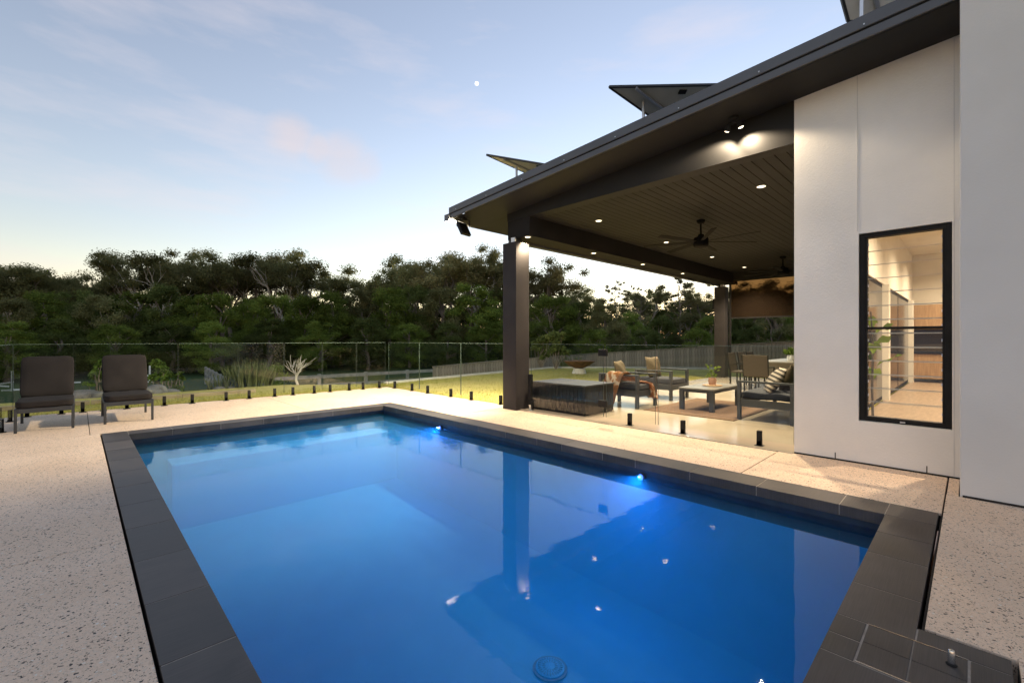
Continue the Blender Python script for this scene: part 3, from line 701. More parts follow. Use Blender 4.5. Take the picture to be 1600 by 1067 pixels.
# roller blind
def mat_mesh_blind():
    m = bpy.data.materials.new('amber_mesh_blind'); m.use_nodes = True; nt = m.node_tree; nt.nodes.clear(); L = nt.links
    t = nd(nt, 'ShaderNodeBsdfTransparent', Color=(.40, .30, .19, 1)); d = nd(nt, 'ShaderNodeBsdfDiffuse', Color=(.07, .05, .035, 1)); mx = nt.nodes.new('ShaderNodeMixShader'); mx.inputs[0].default_value = .22
    o = nt.nodes.new('ShaderNodeOutputMaterial'); L.new(t.outputs[0], mx.inputs[1]); L.new(d.outputs[0], mx.inputs[2]); L.new(mx.outputs[0], o.inputs[0]); return m
bl = thing('roller_blind', 'amber see through roller blind hanging at the far end of the room', 'blind', (15.95, 0, 0))
bx('fabric', mat_mesh_blind(), bl, -.002, .002, 1.6, 5.70, 2.05, 3.28)
bx('bottom_bar', M['black'], bl, -.018, .018, 1.6, 5.70, 2.0, 2.049)
bx('side_channel', M['black'], bl, -.03, .03, 5.705, 5.76, .01, 3.29)

# ------------------------------------------------------------------ glass fence
def glass_panel(p, q, label, spigots=2, z0=.075, z1=1.215, name='glass_fence_panel', cat='glass panel'):
    p = Vector((p[0], p[1], 0)); q = Vector((q[0], q[1], 0)); d = q - p; L = d.length; a = math.atan2(d.y, d.x)
    t = thing(name, label, cat, (p.x, p.y, 0), a, 'frameless glass panels of the pool fence')
    g = .012; th = .006
    pn = bx('pane', M['glass'], t, g, L - g, -th, th, z0, z1)
    e = .0025
    ed = MB(); ed.box(g, L - g, -th, th, z1 + .0005, z1 + .006)
    ed.build('glass_edge', M['gedge'], pn)
    MB().box(g - e, g - .0005, -th, th, z0, z1).build('glass_edge', M['gside'], pn); MB().box(L - g + .0005, L - g + e, -th, th, z0, z1).build('glass_edge', M['gside'], pn)
    for k in range(spigots):
        u = L * (.22 if spigots == 2 else .5) if k == 0 else L * .78
        s = MB(); s.box(u - .026, u + .026, -.028, -th - .001, .008, .185).box(u - .026, u + .026, th + .001, .028, .008, .185)
        s.box(u - .026, u + .026, -.028, .028, .008, .07)
        s.build('spigot', M['black'], t, bevel=.004)
        bx('base_plate', M['black'], t, u - .05, u + .05, -.05, .05, -.001, .0075, bevel=.002)
    return t
FY = 11.07
ex = [-.77, -.045, .445, 1.44, 2.50, 3.42, 4.29, 5.16, 5.98]
names = ['at the far left corner of the deck', 'behind the gap between the two loungers', 'behind the smaller looking lounger', 'right of the loungers', 'in front of the reed clump', 'in front of the bare white tree', 'left of the far corner', 'meeting the far corner of the fence']
names[0] = 'behind the left lounger'
for a, b, n in zip(ex[:-1], ex[1:], names): glass_panel((a, FY), (b, FY), 'frameless glass fence panel ' + n)
ey = [FY - .02, 9.52, 7.85, 6.19]
for a, b, n in zip(ey[:-1], ey[1:], ['just right of the far fence corner', 'midway between far corner and near column', 'ending at the near column']):
    glass_panel((6.06, a), (6.06, b), 'frameless glass fence panel in front of the lawn, ' + n)
glass_panel((-.77, 9.0), (-.77, FY - .02), 'frameless glass side panel at the left edge of the picture')
FX = 5.985
glass_panel((FX, 3.15), (FX, 1.43), 'wide glass fence panel between the white wall and the small hinge panel')
glass_panel((FX, 4.03), (FX, 3.17), 'narrow glass fence panel carrying the gate hinges', spigots=1)
gt = glass_panel((FX, 5.66), (FX, 4.06), 'frameless glass pool gate beside the near column', spigots=0, name='pool_gate', cat='gate')
for z in (.28, 1.09):
    MB().box(1.50, 1.66, -.024, .024, z - .055, z + .055).build('hinge', M['black'], gt, bevel=.01)
bx('latch', M['black'], gt, -.045, .03, -.03, .03, .10, .66, bevel=.006)
bx('latch_foot', M['black'], gt, .03, .07, -.03, .03, .02, .18, bevel=.006)

# ------------------------------------------------------------------ loungers
def soft_box(x0, x1, y0, y1, z0, z1, r=.03, M_=None):
    b = MB().box(x0, x1, y0, y1, z0, z1)
    if M_ is not None: b.v = [tuple(M_ @ Vector(v)) for v in b.v]
    return b
def cushion(name, mat, parent, x0, x1, y0, y1, z0, z1, M_=None, puff=.02, nx=8, ny=8, r=.03):
    """pillowed box with rounded rim"""
    bm = bmesh.new(); bmesh.ops.create_cube(bm, size=1)
    bmesh.ops.subdivide_edges(bm, edges=bm.edges[:], cuts=7, use_grid_fill=True)
    sx, sy, sz = x1 - x0, y1 - y0, z1 - z0; c = Vector(((x0 + x1) / 2, (y0 + y1) / 2, (z0 + z1) / 2))
    rs = rng.random() * 9
    for v in bm.verts:
        u = Vector(v.co) * 2
        p = 12
        l = (abs(u.x) ** p + abs(u.y) ** p + abs(u.z) ** p) ** (1 / p)
        u2 = u / max(l, 1e-6) * max(abs(u.x), abs(u.y), abs(u.z))
        w = Vector((u2.x * sx / 2, u2.y * sy / 2, u2.z * sz / 2))
        f = (1 - u.x * u.x) * (1 - u.y * u.y)
        w.z += (1 if u.z > 0 else -.3) * puff * f * abs(u.z) + .006 * math.sin(7 * u.x + rs) * math.sin(5 * u.y + 2 * rs)
        w += c; v.co = M_ @ w if M_ is not None else w
    me = bpy.data.meshes.new(name); bm.to_mesh(me); bm.free(); me.polygons.foreach_set('use_smooth', [True] * len(me.polygons))
    return link(name, me, mat, parent)
def lounger(x, y, label):
    t = thing('sun_lounger', label, 'sun lounger', (x, y, 0), 0, 'loungers on the deck by the glass fence')
    w = .60
    for lx in (.0, w - .032):
        bx('leg', M['alu'], t, lx, lx + .032, 0, .032, 0, .335, bevel=.003)
        bx('leg', M['alu'], t, lx, lx + .032, 1.02, 1.052, 0, .335, bevel=.003)
    f = MB(); f.box(.033, w - .033, .0, .03, .27, .334); f.box(.002, .030, .033, 1.019, .285, .334); f.box(w - .030, w - .002, .033, 1.019, .285, .334); f.box(.033, w - .033, 1.022, 1.05, .285, .334)
    f.build('frame', M['alu'], t, bevel=.003)
    sl = MB()
    for k in range(6): sl.box(.031, w - .031, .12 + k * .14, .18 + k * .14, .315, .33)
    sl.build('slats', M['alu'], t)
    cushion('seat_cushion', M['cushion'], t, .006, w - .006, -.015, .80, .337, .43, puff=.015)
    Mx = Matrix.Translation((0, .80, .40)) @ Matrix.Rotation(R(62), 4, 'X')
    MB().box(.02, w - .02, .02, .66, -.035, -.012, Mx).build('back_frame', M['alu'], t)
    cushion('back_cushion', M['cushion'], t, .006, w - .006, .0, .68, -.01, .085, M_=Mx, puff=.018)
    s = MB(); s.bar((.04, 1.03, .31), (.04, 1.08, .80), .022); s.bar((w - .04, 1.03, .31), (w - .04, 1.08, .80), .022); s.build('back_stay', M['alu'], t)
lounger(-.635, 9.21, 'taupe cushioned low lounger nearer the left edge of the picture')
lounger(.285, 9.26, 'taupe cushioned low lounger beside the pool corner')

# ------------------------------------------------------------------ outdoor room furniture
def armchair(x, y, rz, label, w=.85, d=.82, group='charcoal framed lounge seats', seats=1, name='armchair', cat='armchair'):
    """origin at front left foot; faces -y locally, width along x"""
    t = thing(name, label, cat, (x, y, .006), rz, group)
    k = .075
    for lx in (0, w - k):
        bx('leg', M['alu'], t, lx, lx + k, 0, .05, 0, .60, bevel=.004)
        bx('leg', M['alu'], t, lx, lx + k, d - .05, d, 0, .60, bevel=.004)
        bx('armrest', M['alu'], t, lx, lx + k, -.005, d + .005, .601, .632, bevel=.004)
    f = MB(); f.box(k + .001, w - k - .001, 0, .04, .22, .335); f.box(k + .001, w - k - .001, d - .04, d, .22, .335)
    f.box(.01, k - .01, .051, d - .051, .22, .335); f.box(w - k + .01, w - .01, .051, d - .051, .22, .335)
    f.build('seat_frame', M['alu'], t)
    b = MB(); b.box(k + .001, w - k - .001, d - .04, d - .005, .50, .60); b.box(k + .001, w - k - .001, d - .04, d - .005, .37, .45); b.build('back_rail', M['alu'], t)
    sw = (w - 2 * k - .02) / seats
    for i in range(seats):
        cushion('seat_cushion', M['cushdark'], t, k + .01 + i * sw, k + .006 + (i + 1) * sw, .01, d - .05, .338, .45, puff=.02)
    return t
# first armchair (back towards the pool gate): local -y faces the coffee table
armchair(7.43, 4.31, 0, 'charcoal armchair draped with the rust throw nearest the pool gate', w=.75, d=.86)
armchair(8.95, 4.40, 0, 'charcoal armchair with a patterned cushion beyond the draped one', w=.84, d=.86)
sofa = armchair(9.60, 2.645, R(180), 'long charcoal sofa nearest the white wall with striped cushions', w=1.95, d=.80, seats=2, name='sofa', cat='sofa')

def pillow(x, y, z, s, tilt, rz, mat, label):
    bm = bmesh.new(); n = 10; grid = {}
    for side in (1, -1):
        for i in range(n + 1):
            for j in range(n + 1):
                u, v = i / n * 2 - 1, j / n * 2 - 1
                h = side * .085 * ((1 - u * u) * (1 - v * v)) ** .55
                k = 1 - .07 * (1 - abs(u * v)) * max(abs(u), abs(v)) ** 4
                if side == -1 and (i in (0, n) or j in (0, n)): grid[(side, i, j)] = grid[(1, i, j)]
                else: grid[(side, i, j)] = bm.verts.new((u * s / 2 * k, h + .012 * math.sin(4 * u + 3 * v), v * s / 2 * k))
        for i in range(n):
            for j in range(n):
                f = [grid[(side, i, j)], grid[(side, i + 1, j)], grid[(side, i + 1, j + 1)], grid[(side, i, j + 1)]]
                bm.faces.new(f if side == -1 else f[::-1])
    me = bpy.data.meshes.new('cushion'); bm.to_mesh(me); bm.free(); me.polygons.foreach_set('use_smooth', [True] * len(me.polygons))
    o = link('cushion', me, mat); o.location = (x, y, z); o.rotation_euler = (R(tilt), 0, rz)
    return tag(o, label, 'cushion', 'scatter cushions on the lounge seats')
def mat_stripe():
    m, nt, p = newmat('striped_fabric'); L = nt.links; v = coords(nt)
    sp = nt.nodes.new('ShaderNodeSeparateXYZ'); L.new(v, sp.inputs[0])
    mu = nd(nt, 'ShaderNodeMath', operation='MULTIPLY'); mu.inputs[1].default_value = 15; L.new(sp.outputs['Z'], mu.inputs[0])
    fr = nd(nt, 'ShaderNodeMath', operation='FRACT'); L.new(mu.outputs[0], fr.inputs[0])
    gt_ = nd(nt, 'ShaderNodeMath', operation='GREATER_THAN'); gt_.inputs[1].default_value = .5; L.new(fr.outputs[0], gt_.inputs[0])
    mx = nt.nodes.new('ShaderNodeMixRGB'); mx.inputs[1].default_value = (.42, .36, .29, 1); mx.inputs[2].default_value = (.05, .042, .036, 1); L.new(gt_.outputs[0], mx.inputs[0]); L.new(mx.outputs[0], p.inputs['Base Color']); p.inputs['Roughness'].default_value = .9
    return m
def mat_throw():
    m, nt, p = newmat('rust_hide_throw'); L = nt.links; v = coords(nt)
    n = nd(nt, 'ShaderNodeTexNoise', Scale=5.5, Detail=3, Distortion=1.2); L.new(v, n.inputs['Vector'])
    r = nt.nodes.new('ShaderNodeValToRGB'); r.color_ramp.elements[0].position = .40; r.color_ramp.elements[1].position = .62
    r.color_ramp.elements[0].color = (.17, .075, .03, 1); r.color_ramp.elements[1].color = (.55, .46, .36, 1)
    e = r.color_ramp.elements.new(.54); e.color = (.36, .15, .05, 1); L.new(n.outputs['Fac'], r.inputs[0]); L.new(r.outputs[0], p.inputs['Base Color']); p.inputs['Roughness'].default_value = .95; p.inputs['Sheen Weight'].default_value = .4
    return m
stripe = mat_stripe()
pillow(7.74, 4.86, .66, .46, -18, R(12), M['cushtan'], 'olive tan cushion leaning in the armchair under the throw')
pillow(9.28, 4.98, .68, .48, -15, R(-8), M['cushtan'], 'square patterned cushion standing in the farther armchair')
pillow(8.02, 2.20, .64, .48, 30, R(25), stripe, 'cushion with dark and cream stripes on the sofa')
pillow(8.42, 2.06, .67, .52, 22, R(-8), M['cushtan'], 'large plain tan cushion on the sofa behind the striped one')
pillow(8.95, 2.04, .67, .50, 20, R(5), M['cushtan'], 'second plain tan cushion on the sofa')

def throw():
    # a hide-like blanket over the near armrest, hanging down on the pool side, trailing over the seat front
    bm = bmesh.new(); nu, nv = 34, 16; P = {}
    path = [(7.40, .10), (7.395, .30), (7.385, .50), (7.40, .645), (7.475, .665), (7.56, .60), (7.62, .50), (7.70, .478), (7.80, .478), (7.88, .46), (7.92, .32), (7.93, .16)]
    def at(s):
        s *= len(path) - 1; i = min(int(s), len(path) - 2); f = s - i
        return path[i][0] * (1 - f) + path[i + 1][0] * f, path[i][1] * (1 - f) + path[i + 1][1] * f
    for i in range(nu + 1):
        s = i / nu; x, z = at(s)
        wid = .46 - .22 * s; yc = 4.92 - .66 * s ** 1.1
        for j in range(nv + 1):
            t = j / nv - .5
            fold = .022 * math.sin(t * 17 + s * 6) + .012 * math.sin(t * 31 + 2)
            hang = max(0, 1 - s * 3.2)
            end = .07 * math.sin(t * 9 + 1) * (hang ** 2)
            P[i, j] = bm.verts.new((x - abs(fold) * (.4 + hang) - .004, yc + t * wid * (1 - .25 * hang), z + .012 + max(0, fold) * .8 * (1 - hang) + end))
    for i in range(nu):
        for j in range(nv): bm.faces.new((P[i, j], P[i + 1, j], P[i + 1, j + 1], P[i, j + 1]))
    r = bmesh.ops.solidify(bm, geom=bm.faces[:], thickness=.006)
    me = bpy.data.meshes.new('throw_blanket'); bm.to_mesh(me); bm.free(); me.polygons.foreach_set('use_smooth', [True] * len(me.polygons))
    tag(link('throw_blanket', me, mat_throw()), 'rust and cream patterned throw hanging over the armchair arm', 'blanket')
throw()

def coffee_table():
    t = thing('coffee_table', 'low charcoal coffee table with a pale top on the rug', 'table', (7.96, 3.14, .012))
    Lx, Ly = 1.30, .62
    for x in (0, Lx - .075):
        for y in (0, Ly - .075): bx('leg', M['alu'], t, x, x + .075, y, y + .075, 0, .385, bevel=.004)
    f = MB(); f.box(.076, Lx - .076, .005, .03, .335, .384).box(.076, Lx - .076, Ly - .03, Ly - .005, .335, .384).box(.005, .03, .076, Ly - .076, .335, .384).box(Lx - .03, Lx - .005, .076, Ly - .076, .335, .384)
    f.build('apron', M['alu'], t)
    bx('table_top', M['tabletop'], t, -.008, Lx + .008, -.008, Ly + .008, .386, .412, bevel=.005)
coffee_table()
rg = MB().box(7.45, 9.75, 2.62, 4.20, .0065, .018).build('rug', M['rug'], None, bevel=.004)
tag(rg, 'flat brown woven rug under the coffee table', 'rug')

def leaf_mesh(name, pts, dirs, size, mat, parent, ratio=.5, seed=1, bend=.2):
    """long pointed leaves: two quads each"""
    r = np.random.default_rng(seed); mb = MB()
    for p, d in zip(pts, dirs):
        p = Vector(p); d = Vector(d).normalized(); s = size * r.uniform(.75, 1.2)
        u = d.cross(Vector((r.normal(), r.normal(), r.normal()))).normalized(); nrm = d.cross(u)
        a = p; m1 = p + d * s * .5 + u * s * ratio * .5; m2 = p + d * s * .5 - u * s * ratio * .5; e = p + d * s + Vector((0, 0, -bend * s)); mid = p + d * s * .5 + nrm * s * .06
        mb.add([a, m1, mid, m2, e], [(0, 1, 2), (0, 2, 3), (1, 4, 2), (2, 4, 3)])
    return mb.build(name, mat, parent)
def potted(x, y, z, label, pot_r=.075, pot_h=.13, n=30, spread=.16, h=.22, size=.09, mat='green', tray=False, potmat='terracotta'):
    t = thing('potted_plant', label, 'plant', (x, y, z))
    if tray: MB().lathe([(.16, 0), (.175, .006), (.175, .016), (.16, .02), (.0001, .02)], n=28).build('tray', M['veneer'], t, smooth=True)
    b = .0205 if tray else 0
    MB().lathe([(pot_r * .72, b), (pot_r * .8, b), (pot_r, b + pot_h * .55), (pot_r * .86, b + pot_h), (pot_r * .76, b + pot_h), (pot_r * .76, b + pot_h * .85), (.0001, b + pot_h * .85)], n=20).build('pot', M[potmat], t, smooth=True)
    r = np.random.default_rng(int(x * 100)); pts = []; ds = []
    for _ in range(n):
        a = r.uniform(0, 6.28); q = r.uniform(0, 1) ** .7
        pts.append((q * spread * .5 * math.cos(a), q * spread * .5 * math.sin(a), b + pot_h * .9 + r.uniform(0, h))); ds.append((math.cos(a) * q, math.sin(a) * q, r.uniform(.2, 1.1)))
    leaf_mesh('foliage', pts, ds, size, M[mat], t, seed=5)
    st = MB()
    for p in pts[:8]: st.tube([(0, 0, b + pot_h * .8), (p[0] * .6, p[1] * .6, p[2] * .7), p], .003, 5)
    st.build('stem', M['bark'], t)
potted(8.62, 3.42, .424, 'small plant in a clay pot on a round tray on the coffee table', tray=True)

def dining():
    t = thing('dining_table', 'long pale topped dining table at the back of the outdoor room', 'table', (12.1, 2.7, .006))
    Lx, Ly = 2.3, 1.05
    bx('table_top', M['tabletop'], t, 0, Lx, 0, Ly, .72, .755, bevel=.006)
    for x in (.25, Lx - .37):
        p = MB(); p.add([(x, .30, 0), (x + .12, .30, 0), (x + .12, Ly - .30, 0), (x, Ly - .30, 0), (x - .05, .12, .718), (x + .17, .12, .718), (x + .17, Ly - .12, .718), (x - .05, Ly - .12, .718)],
                        [(3, 2, 1, 0), (4, 5, 6, 7), (0, 1, 5, 4), (1, 2, 6, 5), (2, 3, 7, 6), (3, 0, 4, 7)])
        p.build('pedestal', M['tabletop'], t)
    def chair():
        c = thing('dining_chair', 'x', 'chair', (0, 0, 0), 0, 'brown woven dining chairs')
        w, d = .52, .50
        for x in (0, w - .03):
            for y in (0, d - .03): bx('leg', M['black'], c, x, x + .03, y, y + .03, 0, .42 if y == 0 else .43, bevel=.003)
            a = MB(); a.bar((x + .015, .02, .42), (x + .015, .0, .64), .025); a.bar((x + .015, -.01, .645), (x + .015, d - .02, .655), .03, .02); a.build('armrest', M['black'], c)
        bx('seat', M['wicker'], c, -.002, w + .002, -.01, d - .035, .421, .46, bevel=.01)
        Mx = Matrix.Translation((0, d - .02, .44)) @ Matrix.Rotation(R(-9), 4, 'X')
        MB().box(0, w, -.012, .012, .0, .50, Mx).build('backrest', M['wicker'], c, bevel=.008)
        fr = MB().box(-.018, -.001, -.016, .016, -.01, .51, Mx).box(w + .001, w + .018, -.016, .016, -.01, .51, Mx); fr.build('back_frame', M['black'], c)
        return c
    c0 = None
    spots = [(12.42, 3.98, 0, 'second from the end of the table on its near side'), (11.68, 3.20, 90, 'at the near end of the table, backrest to the camera'), (13.15, 3.98, 0, 'third along the near side of the table'),
             (13.85, 3.98, 0, 'last along the near side of the table'), (12.94, 2.50, 180, 'on the far side of the table, left'), (13.66, 2.50, 180, 'on the far side of the table, middle'), (14.38, 2.50, 180, 'on the far side of the table, right'), (14.82, 2.95, -90, 'at the far end of the table')]
    for x, y, a, n in spots:
        if c0 is None: c = c0 = chair()
        else: c = dup(c0)
        c.location = (x, y, .006); c.rotation_euler = (0, 0, R(a)); c['label'] = 'brown woven dining chair ' + n
    potted(13.0, 3.2, .762, 'bright green tufted plant in a pot on the dining table', pot_r=.09, pot_h=.14, n=60, spread=.14, h=.10, size=.16, mat='bright', potmat='white')
dining()

def slat_box():
    t = thing('equipment_box', 'low black slatted box with a pale slatted lid behind the pool gate', 'box', (6.11, 4.52, .006))
    Lx, Ly, H = .85, 1.22, .50
    bx('carcass', M['black'], t, .02, Lx - .02, .02, Ly - .02, .0, H - .01)
    n = 15; w = (Ly) / n
    for k in range(n): bx('slat', M['black'], t, .0, .019, k * w + .003, (k + 1) * w - .003, .01, H - .012)
    m = 10; w = Lx / m
    for k in range(m): bx('slat', M['black'], t, k * w + .003, (k + 1) * w - .003, .0, .019, .01, H - .012)
    n = 9; w = (Ly + .03) / n
    for k in range(n): bx('lid_slat', M['alu'], t, -.015, Lx + .015, -.015 + k * w + .004, -.015 + (k + 1) * w - .004, H - .009, H + .016, bevel=.003)
slat_box()

# indoor plant behind the louvres
def fiddle():
    t = thing('fiddle_leaf_plant', 'broad leaved green plant just inside the louvre window', 'plant', (6.66, .80, .005))
    MB().lathe([(.13, 0), (.16, .02), (.17, .30), (.15, .30), (.15, .26), (.0001, .26)], n=24).build('pot', M['white'], t, smooth=True)
    MB().tube([(0, 0, .25), (.02, .01, .7), (-.01, 0, 1.2), (.0, .02, 1.62)], [.014, .012, .01, .006], 8).build('stem', M['bark'], t, smooth=True)
    r = np.random.default_rng(3)
    for k in range(9):
        z = .80 + k * .075; a = k * 2.4; d = Vector((math.cos(a), math.sin(a), 1.05)).normalized() * 1.1; L = .26 + r.uniform(-.04, .05); W = L * .62
        side = d.cross(Vector((0, 0, 1))).normalized(); b = MB(); vs = []; n = 7
        for i in range(n + 1):
            s = i / n; wd = W * .5 * math.sin(math.pi * min(1, s * .96 + .03)) ** .7 * (.75 + .35 * s); c = Vector((0, 0, z)) + d * (.04 + s * L) + Vector((0, 0, -.18 * L * s * s * 2))
            for q in (-1, 0, 1): vs.append(c + side * wd * q + Vector((0, 0, .03 * abs(q) * math.sin(s * 9))))
        fs = []
        for i in range(n):
            o = i * 3; fs += [(o, o + 1, o + 4, o + 3), (o + 1, o + 2, o + 5, o + 4)]
        b.add(vs, fs).build('leaf', M['green'], t, smooth=True)
fiddle()

# ------------------------------------------------------------------ solar panels on tilt frames
def at(px, py, d):
    r = (px - 800) / FPX * d
    return Vector((r * math.cos(YAW) + d * math.sin(YAW), -r * math.sin(YAW) + d * math.cos(YAW), CAMH + (530.38 - py) / FPX * d))
def solar(B, Cc, A, label):
    """B, Cc: ends of the raised edge; A: lower corner under B"""
    B, Cc, A = Vector(B), Vector(Cc), Vector(A); u = (Cc - B); v = (A - B); n = u.cross(v).normalized()
    if n.z < 0: n = -n
    D = A + u
    t = thing('solar_panel', label, 'solar panel', tuple(A), 0, 'tilted solar panels on the roof'); o = A
    q = lambda *p: [x - o for x in p]
    th = .035
    def slab(name, a, b, c, d, t0, t1, mat, par=t):
        a, b, c, d = q(a, b, c, d); m_ = MB(); m_.add([a + n * t0, b + n * t0, c + n * t0, d + n * t0, a + n * t1, b + n * t1, c + n * t1, d + n * t1], [(3, 2, 1, 0), (4, 5, 6, 7), (0, 1, 5, 4), (1, 2, 6, 5), (2, 3, 7, 6), (3, 0, 4, 7)]); return m_.build(name, mat, par)
    slab('cell_sheet', B, Cc, D, A, .010, .016, M['solarcell']); slab('backsheet', B + u * .005 + v * .005, Cc - u * .005 + v * .005, D - u * .005 - v * .005, A + u * .005 - v * .005, .004, .0095, M['solarback'])
    f = MB(); e = n * .012
    for a, b in ((B, Cc), (Cc, D), (D, A), (A, B)): f.bar(a - o + e, b - o + e, .03, th, up=n)
    f.build('frame', M['alu'], t)
    for s in (.2, .8): MB().bar(B + u * s - n * .02 - o, A + u * s - n * .02 - o, .04, .035, up=n).build('rail', M['silver'], t)
    jb = B + u * .5 + v * .18; rb = MB(); rb.bar(jb - u.normalized() * .06 - n * .006 - o, jb + u.normalized() * .06 - n * .006 - o, .08, .02, up=n); rb.build('junction_box', M['black'], t)
    lg = MB()
    for s in (.12, .85):
        tp = B + u * s + v * .45; gz = 3.70 + .0655 * (7.21 - tp.y) + .2
        lg.bar(tp - n * .02 - o, Vector((tp.x, tp.y, gz - .01)) - o, .035)
    lg.build('tilt_leg', M['silver'], t)
    ft = MB()
    for s in (.12, .85):
        tp = A + u * s; gz = 3.70 + .0655 * (7.21 - tp.y) + .2; ft.bar(tp - n * .005 - o, Vector((tp.x, tp.y, gz - .01)) - o, .05)
    ft.build('foot', M['silver'], t)
M['solarcell'] = mat_noise('solar_cells', (.012, .016, .035), (.018, .022, .05), 6, .15)
M['solarback'] = mat_noise('solar_backsheet', (.74, .73, .70), (.80, .79, .77), 2, .6)
solar(at(760, 243, 9.6), at(905, 267, 9.2), at(826, 273, 10.4), 'tilted solar panel on the far low end of the roof')
solar(at(952, 137, 7.1), at(1160, 133, 7.1), at(1014, 181, 7.75), 'tilted solar panel on the middle of the roof edge')
solar(at(1306, -40, 5.2), at(1560, -52, 5.2), at(1326, 34, 5.5), 'tilted solar panel cut off by the top of the picture')

# moon
mo = at(745, 131, 3000); md = bpy.data.meshes.new('moon'); bm = bmesh.new(); bmesh.ops.create_uvsphere(bm, u_segments=24, v_segments=16, radius=13); bm.to_mesh(md); bm.free()
o = link('moon', md, M['moon']); o.location = mo; tag(o, 'small pale moon high in the evening sky', 'moon')

# ------------------------------------------------------------------ garden beyond the fence
def obj_at(name, x, y, label, cat, group=None, dz=0): return thing(name, label, cat, (x, y, tzf(x, y) + dz), 0, group)
# timber paling fence behind the lawn on the right
def paling_fence():
    t = thing('paling_fence', 'weathered timber paling fence behind the lawn on the right', 'fence', (0, 0, 0))
    P = [(23.2, 2.0), (23.4, 8.0), (23.7, 12.5), (23.8, 16.6), (17.0, 18.4), (13.0, 19.2)]
    Z = [1.42, 1.04, .70, .40, .10, -.12]
    rail = MB(); post = []
    me = {}
    for (a, za), (b, zb) in zip(list(zip(P, Z))[:-1], list(zip(P, Z))[1:]):
        a3 = Vector((a[0], a[1], za)); b3 = Vector((b[0], b[1], zb)); L = (b3.xy - a3.xy).length; n = int(L / .16); ang = math.atan2(b[1] - a[1], b[0] - a[0])
        for k in range(n):
            f = (k + .5) / n; p = a3.lerp(b3, f); h = 1.75
            key = (k * 7) % 5
            if key not in me:
                m_ = MB().box(-.074, .074, -.008, .008, -h, rng.uniform(-.02, .015)); o = m_.build('paling', M['paling'], t); me[key] = o.data
            else: o = link('paling', me[key], None, t)
            o.location = (p.x, p.y, p.z); o.rotation_euler = (0, 0, ang + rng.uniform(-.02, .02))
        for hz in (-.35, -1.3): rail.bar(a3 + Vector((.03, .03, hz)), b3 + Vector((.03, .03, hz)), .04, .08)
        m2 = int(L / 2.4) + 1
        for k in range(m2):
            p = a3.lerp(b3, k / m2); o = MB().box(-.05, .05, -.09, -.012, -1.75, .03).build('post', M['paling'], t); o.location = p; o.rotation_euler = (0, 0, ang)
        cp = MB().bar(a3 + Vector((0, 0, .03)), b3 + Vector((0, 0, .03)), .09, .03).build('capping', M['paling'], t)
    rail.build('rail', M['paling'], t)
paling_fence()
# low kerb at the lawn edge
def kerb():
    t = MB()
    pts = EDGE[2:7]
    for a, b in zip(pts[:-1], pts[1:]): t.bar((a[0], a[1], -.055), (b[0], b[1], -.055), .14, .10)
    tag(t.build('lawn_kerb', M['white_conc']), 'pale concrete kerb along the lawn edge', 'kerb', kind='structure')
    s = thing('sleeper_edging', 'low timber sleeper edging beyond the left glass fence', 'edging', (0, 0, 0))
    for k in range(6):
        x = -6.0 + k * 1.55; MB().bar((x, 12.86 + .02 * (k % 2), -.06), (x + 1.53, 12.86, -.06), .12, .17).build('sleeper', M['sleeper'], s, bevel=.008)
M['white_conc'] = mat_noise('pale_concrete', (.45, .43, .39), (.56, .54, .50), 3, .85)
kerb()
# post and rail fence in the paddock
def rail_fence(P, ztop, label, nposts):
    t = thing('rail_fence', label, 'fence', (0, 0, 0)); a = Vector((*P[0], ztop[0])); b = Vector((*P[1], ztop[1]))
    for dz in (0, -.45):
        for k in range(nposts - 1):
            p, q = a.lerp(b, k / (nposts - 1)), a.lerp(b, (k + 1) / (nposts - 1))
            MB().bar(p + Vector((0, 0, dz)), q + Vector((0, 0, dz)), .045, .16).build('rail', M['rail'], t)
    for k in range(nposts):
        p = a.lerp(b, k / (nposts - 1)); g = tzf(p.x, p.y); MB().box(p.x - .07, p.x + .07, p.y + .03, p.y + .15, g - .2, p.z + .12).build('post', M['rail'], t)
rail_fence(((6.2, 22.4), (28.5, 18.9)), (-.52, -.32), 'grey two rail paddock fence beyond the lawn', 11)
rail_fence((ray(352, 27.8), ray(322, 39)), (-.75, -.78), 'grey rail fence running away across the left paddock', 6)
# show jumps in the paddock
def jump(px, d, label):
    x, y = ray(px, d); t = obj_at('jump_stand', x, y, label, 'jump stand', 'white jumps in the paddock')
    bx('upright', M['white'], t, -.05, .05, -.05, .05, 0, 1.25)
    f = MB(); f.bar((-.45, 0, .05), (.45, 0, .05), .09, .09); f.bar((0, -.4, .05), (0, .4, .05), .09, .09); f.build('foot', M['white'], t)
    MB().bar((.05, 0, .55), (-2.2, .6, .18), .09).build('pole', M['white'], t)
jump(19, 42, 'white jump stand at the far left edge'); jump(113, 46, 'white jump stand beside the left lounger'); jump(234, 43, 'white jump stand right of the second lounger')
# fire pit
def firepit():
    x, y = 14.4, 10.95; t = obj_at('fire_pit', x, y, 'rusty steel bowl fire pit on the lawn', 'fire pit', dz=-.01)
    MB().lathe([(.26, 0), (.30, .0), (.22, .22), (.18, .22)], n=24).build('pedestal', M['white_conc'], t, smooth=True)
    MB().lathe([(.16, .225), (.42, .33), (.62, .50), (.66, .52), (.60, .51), (.38, .36), (.0001, .27)], n=36).build('bowl', M['steelrust'], t, smooth=True)
firepit()
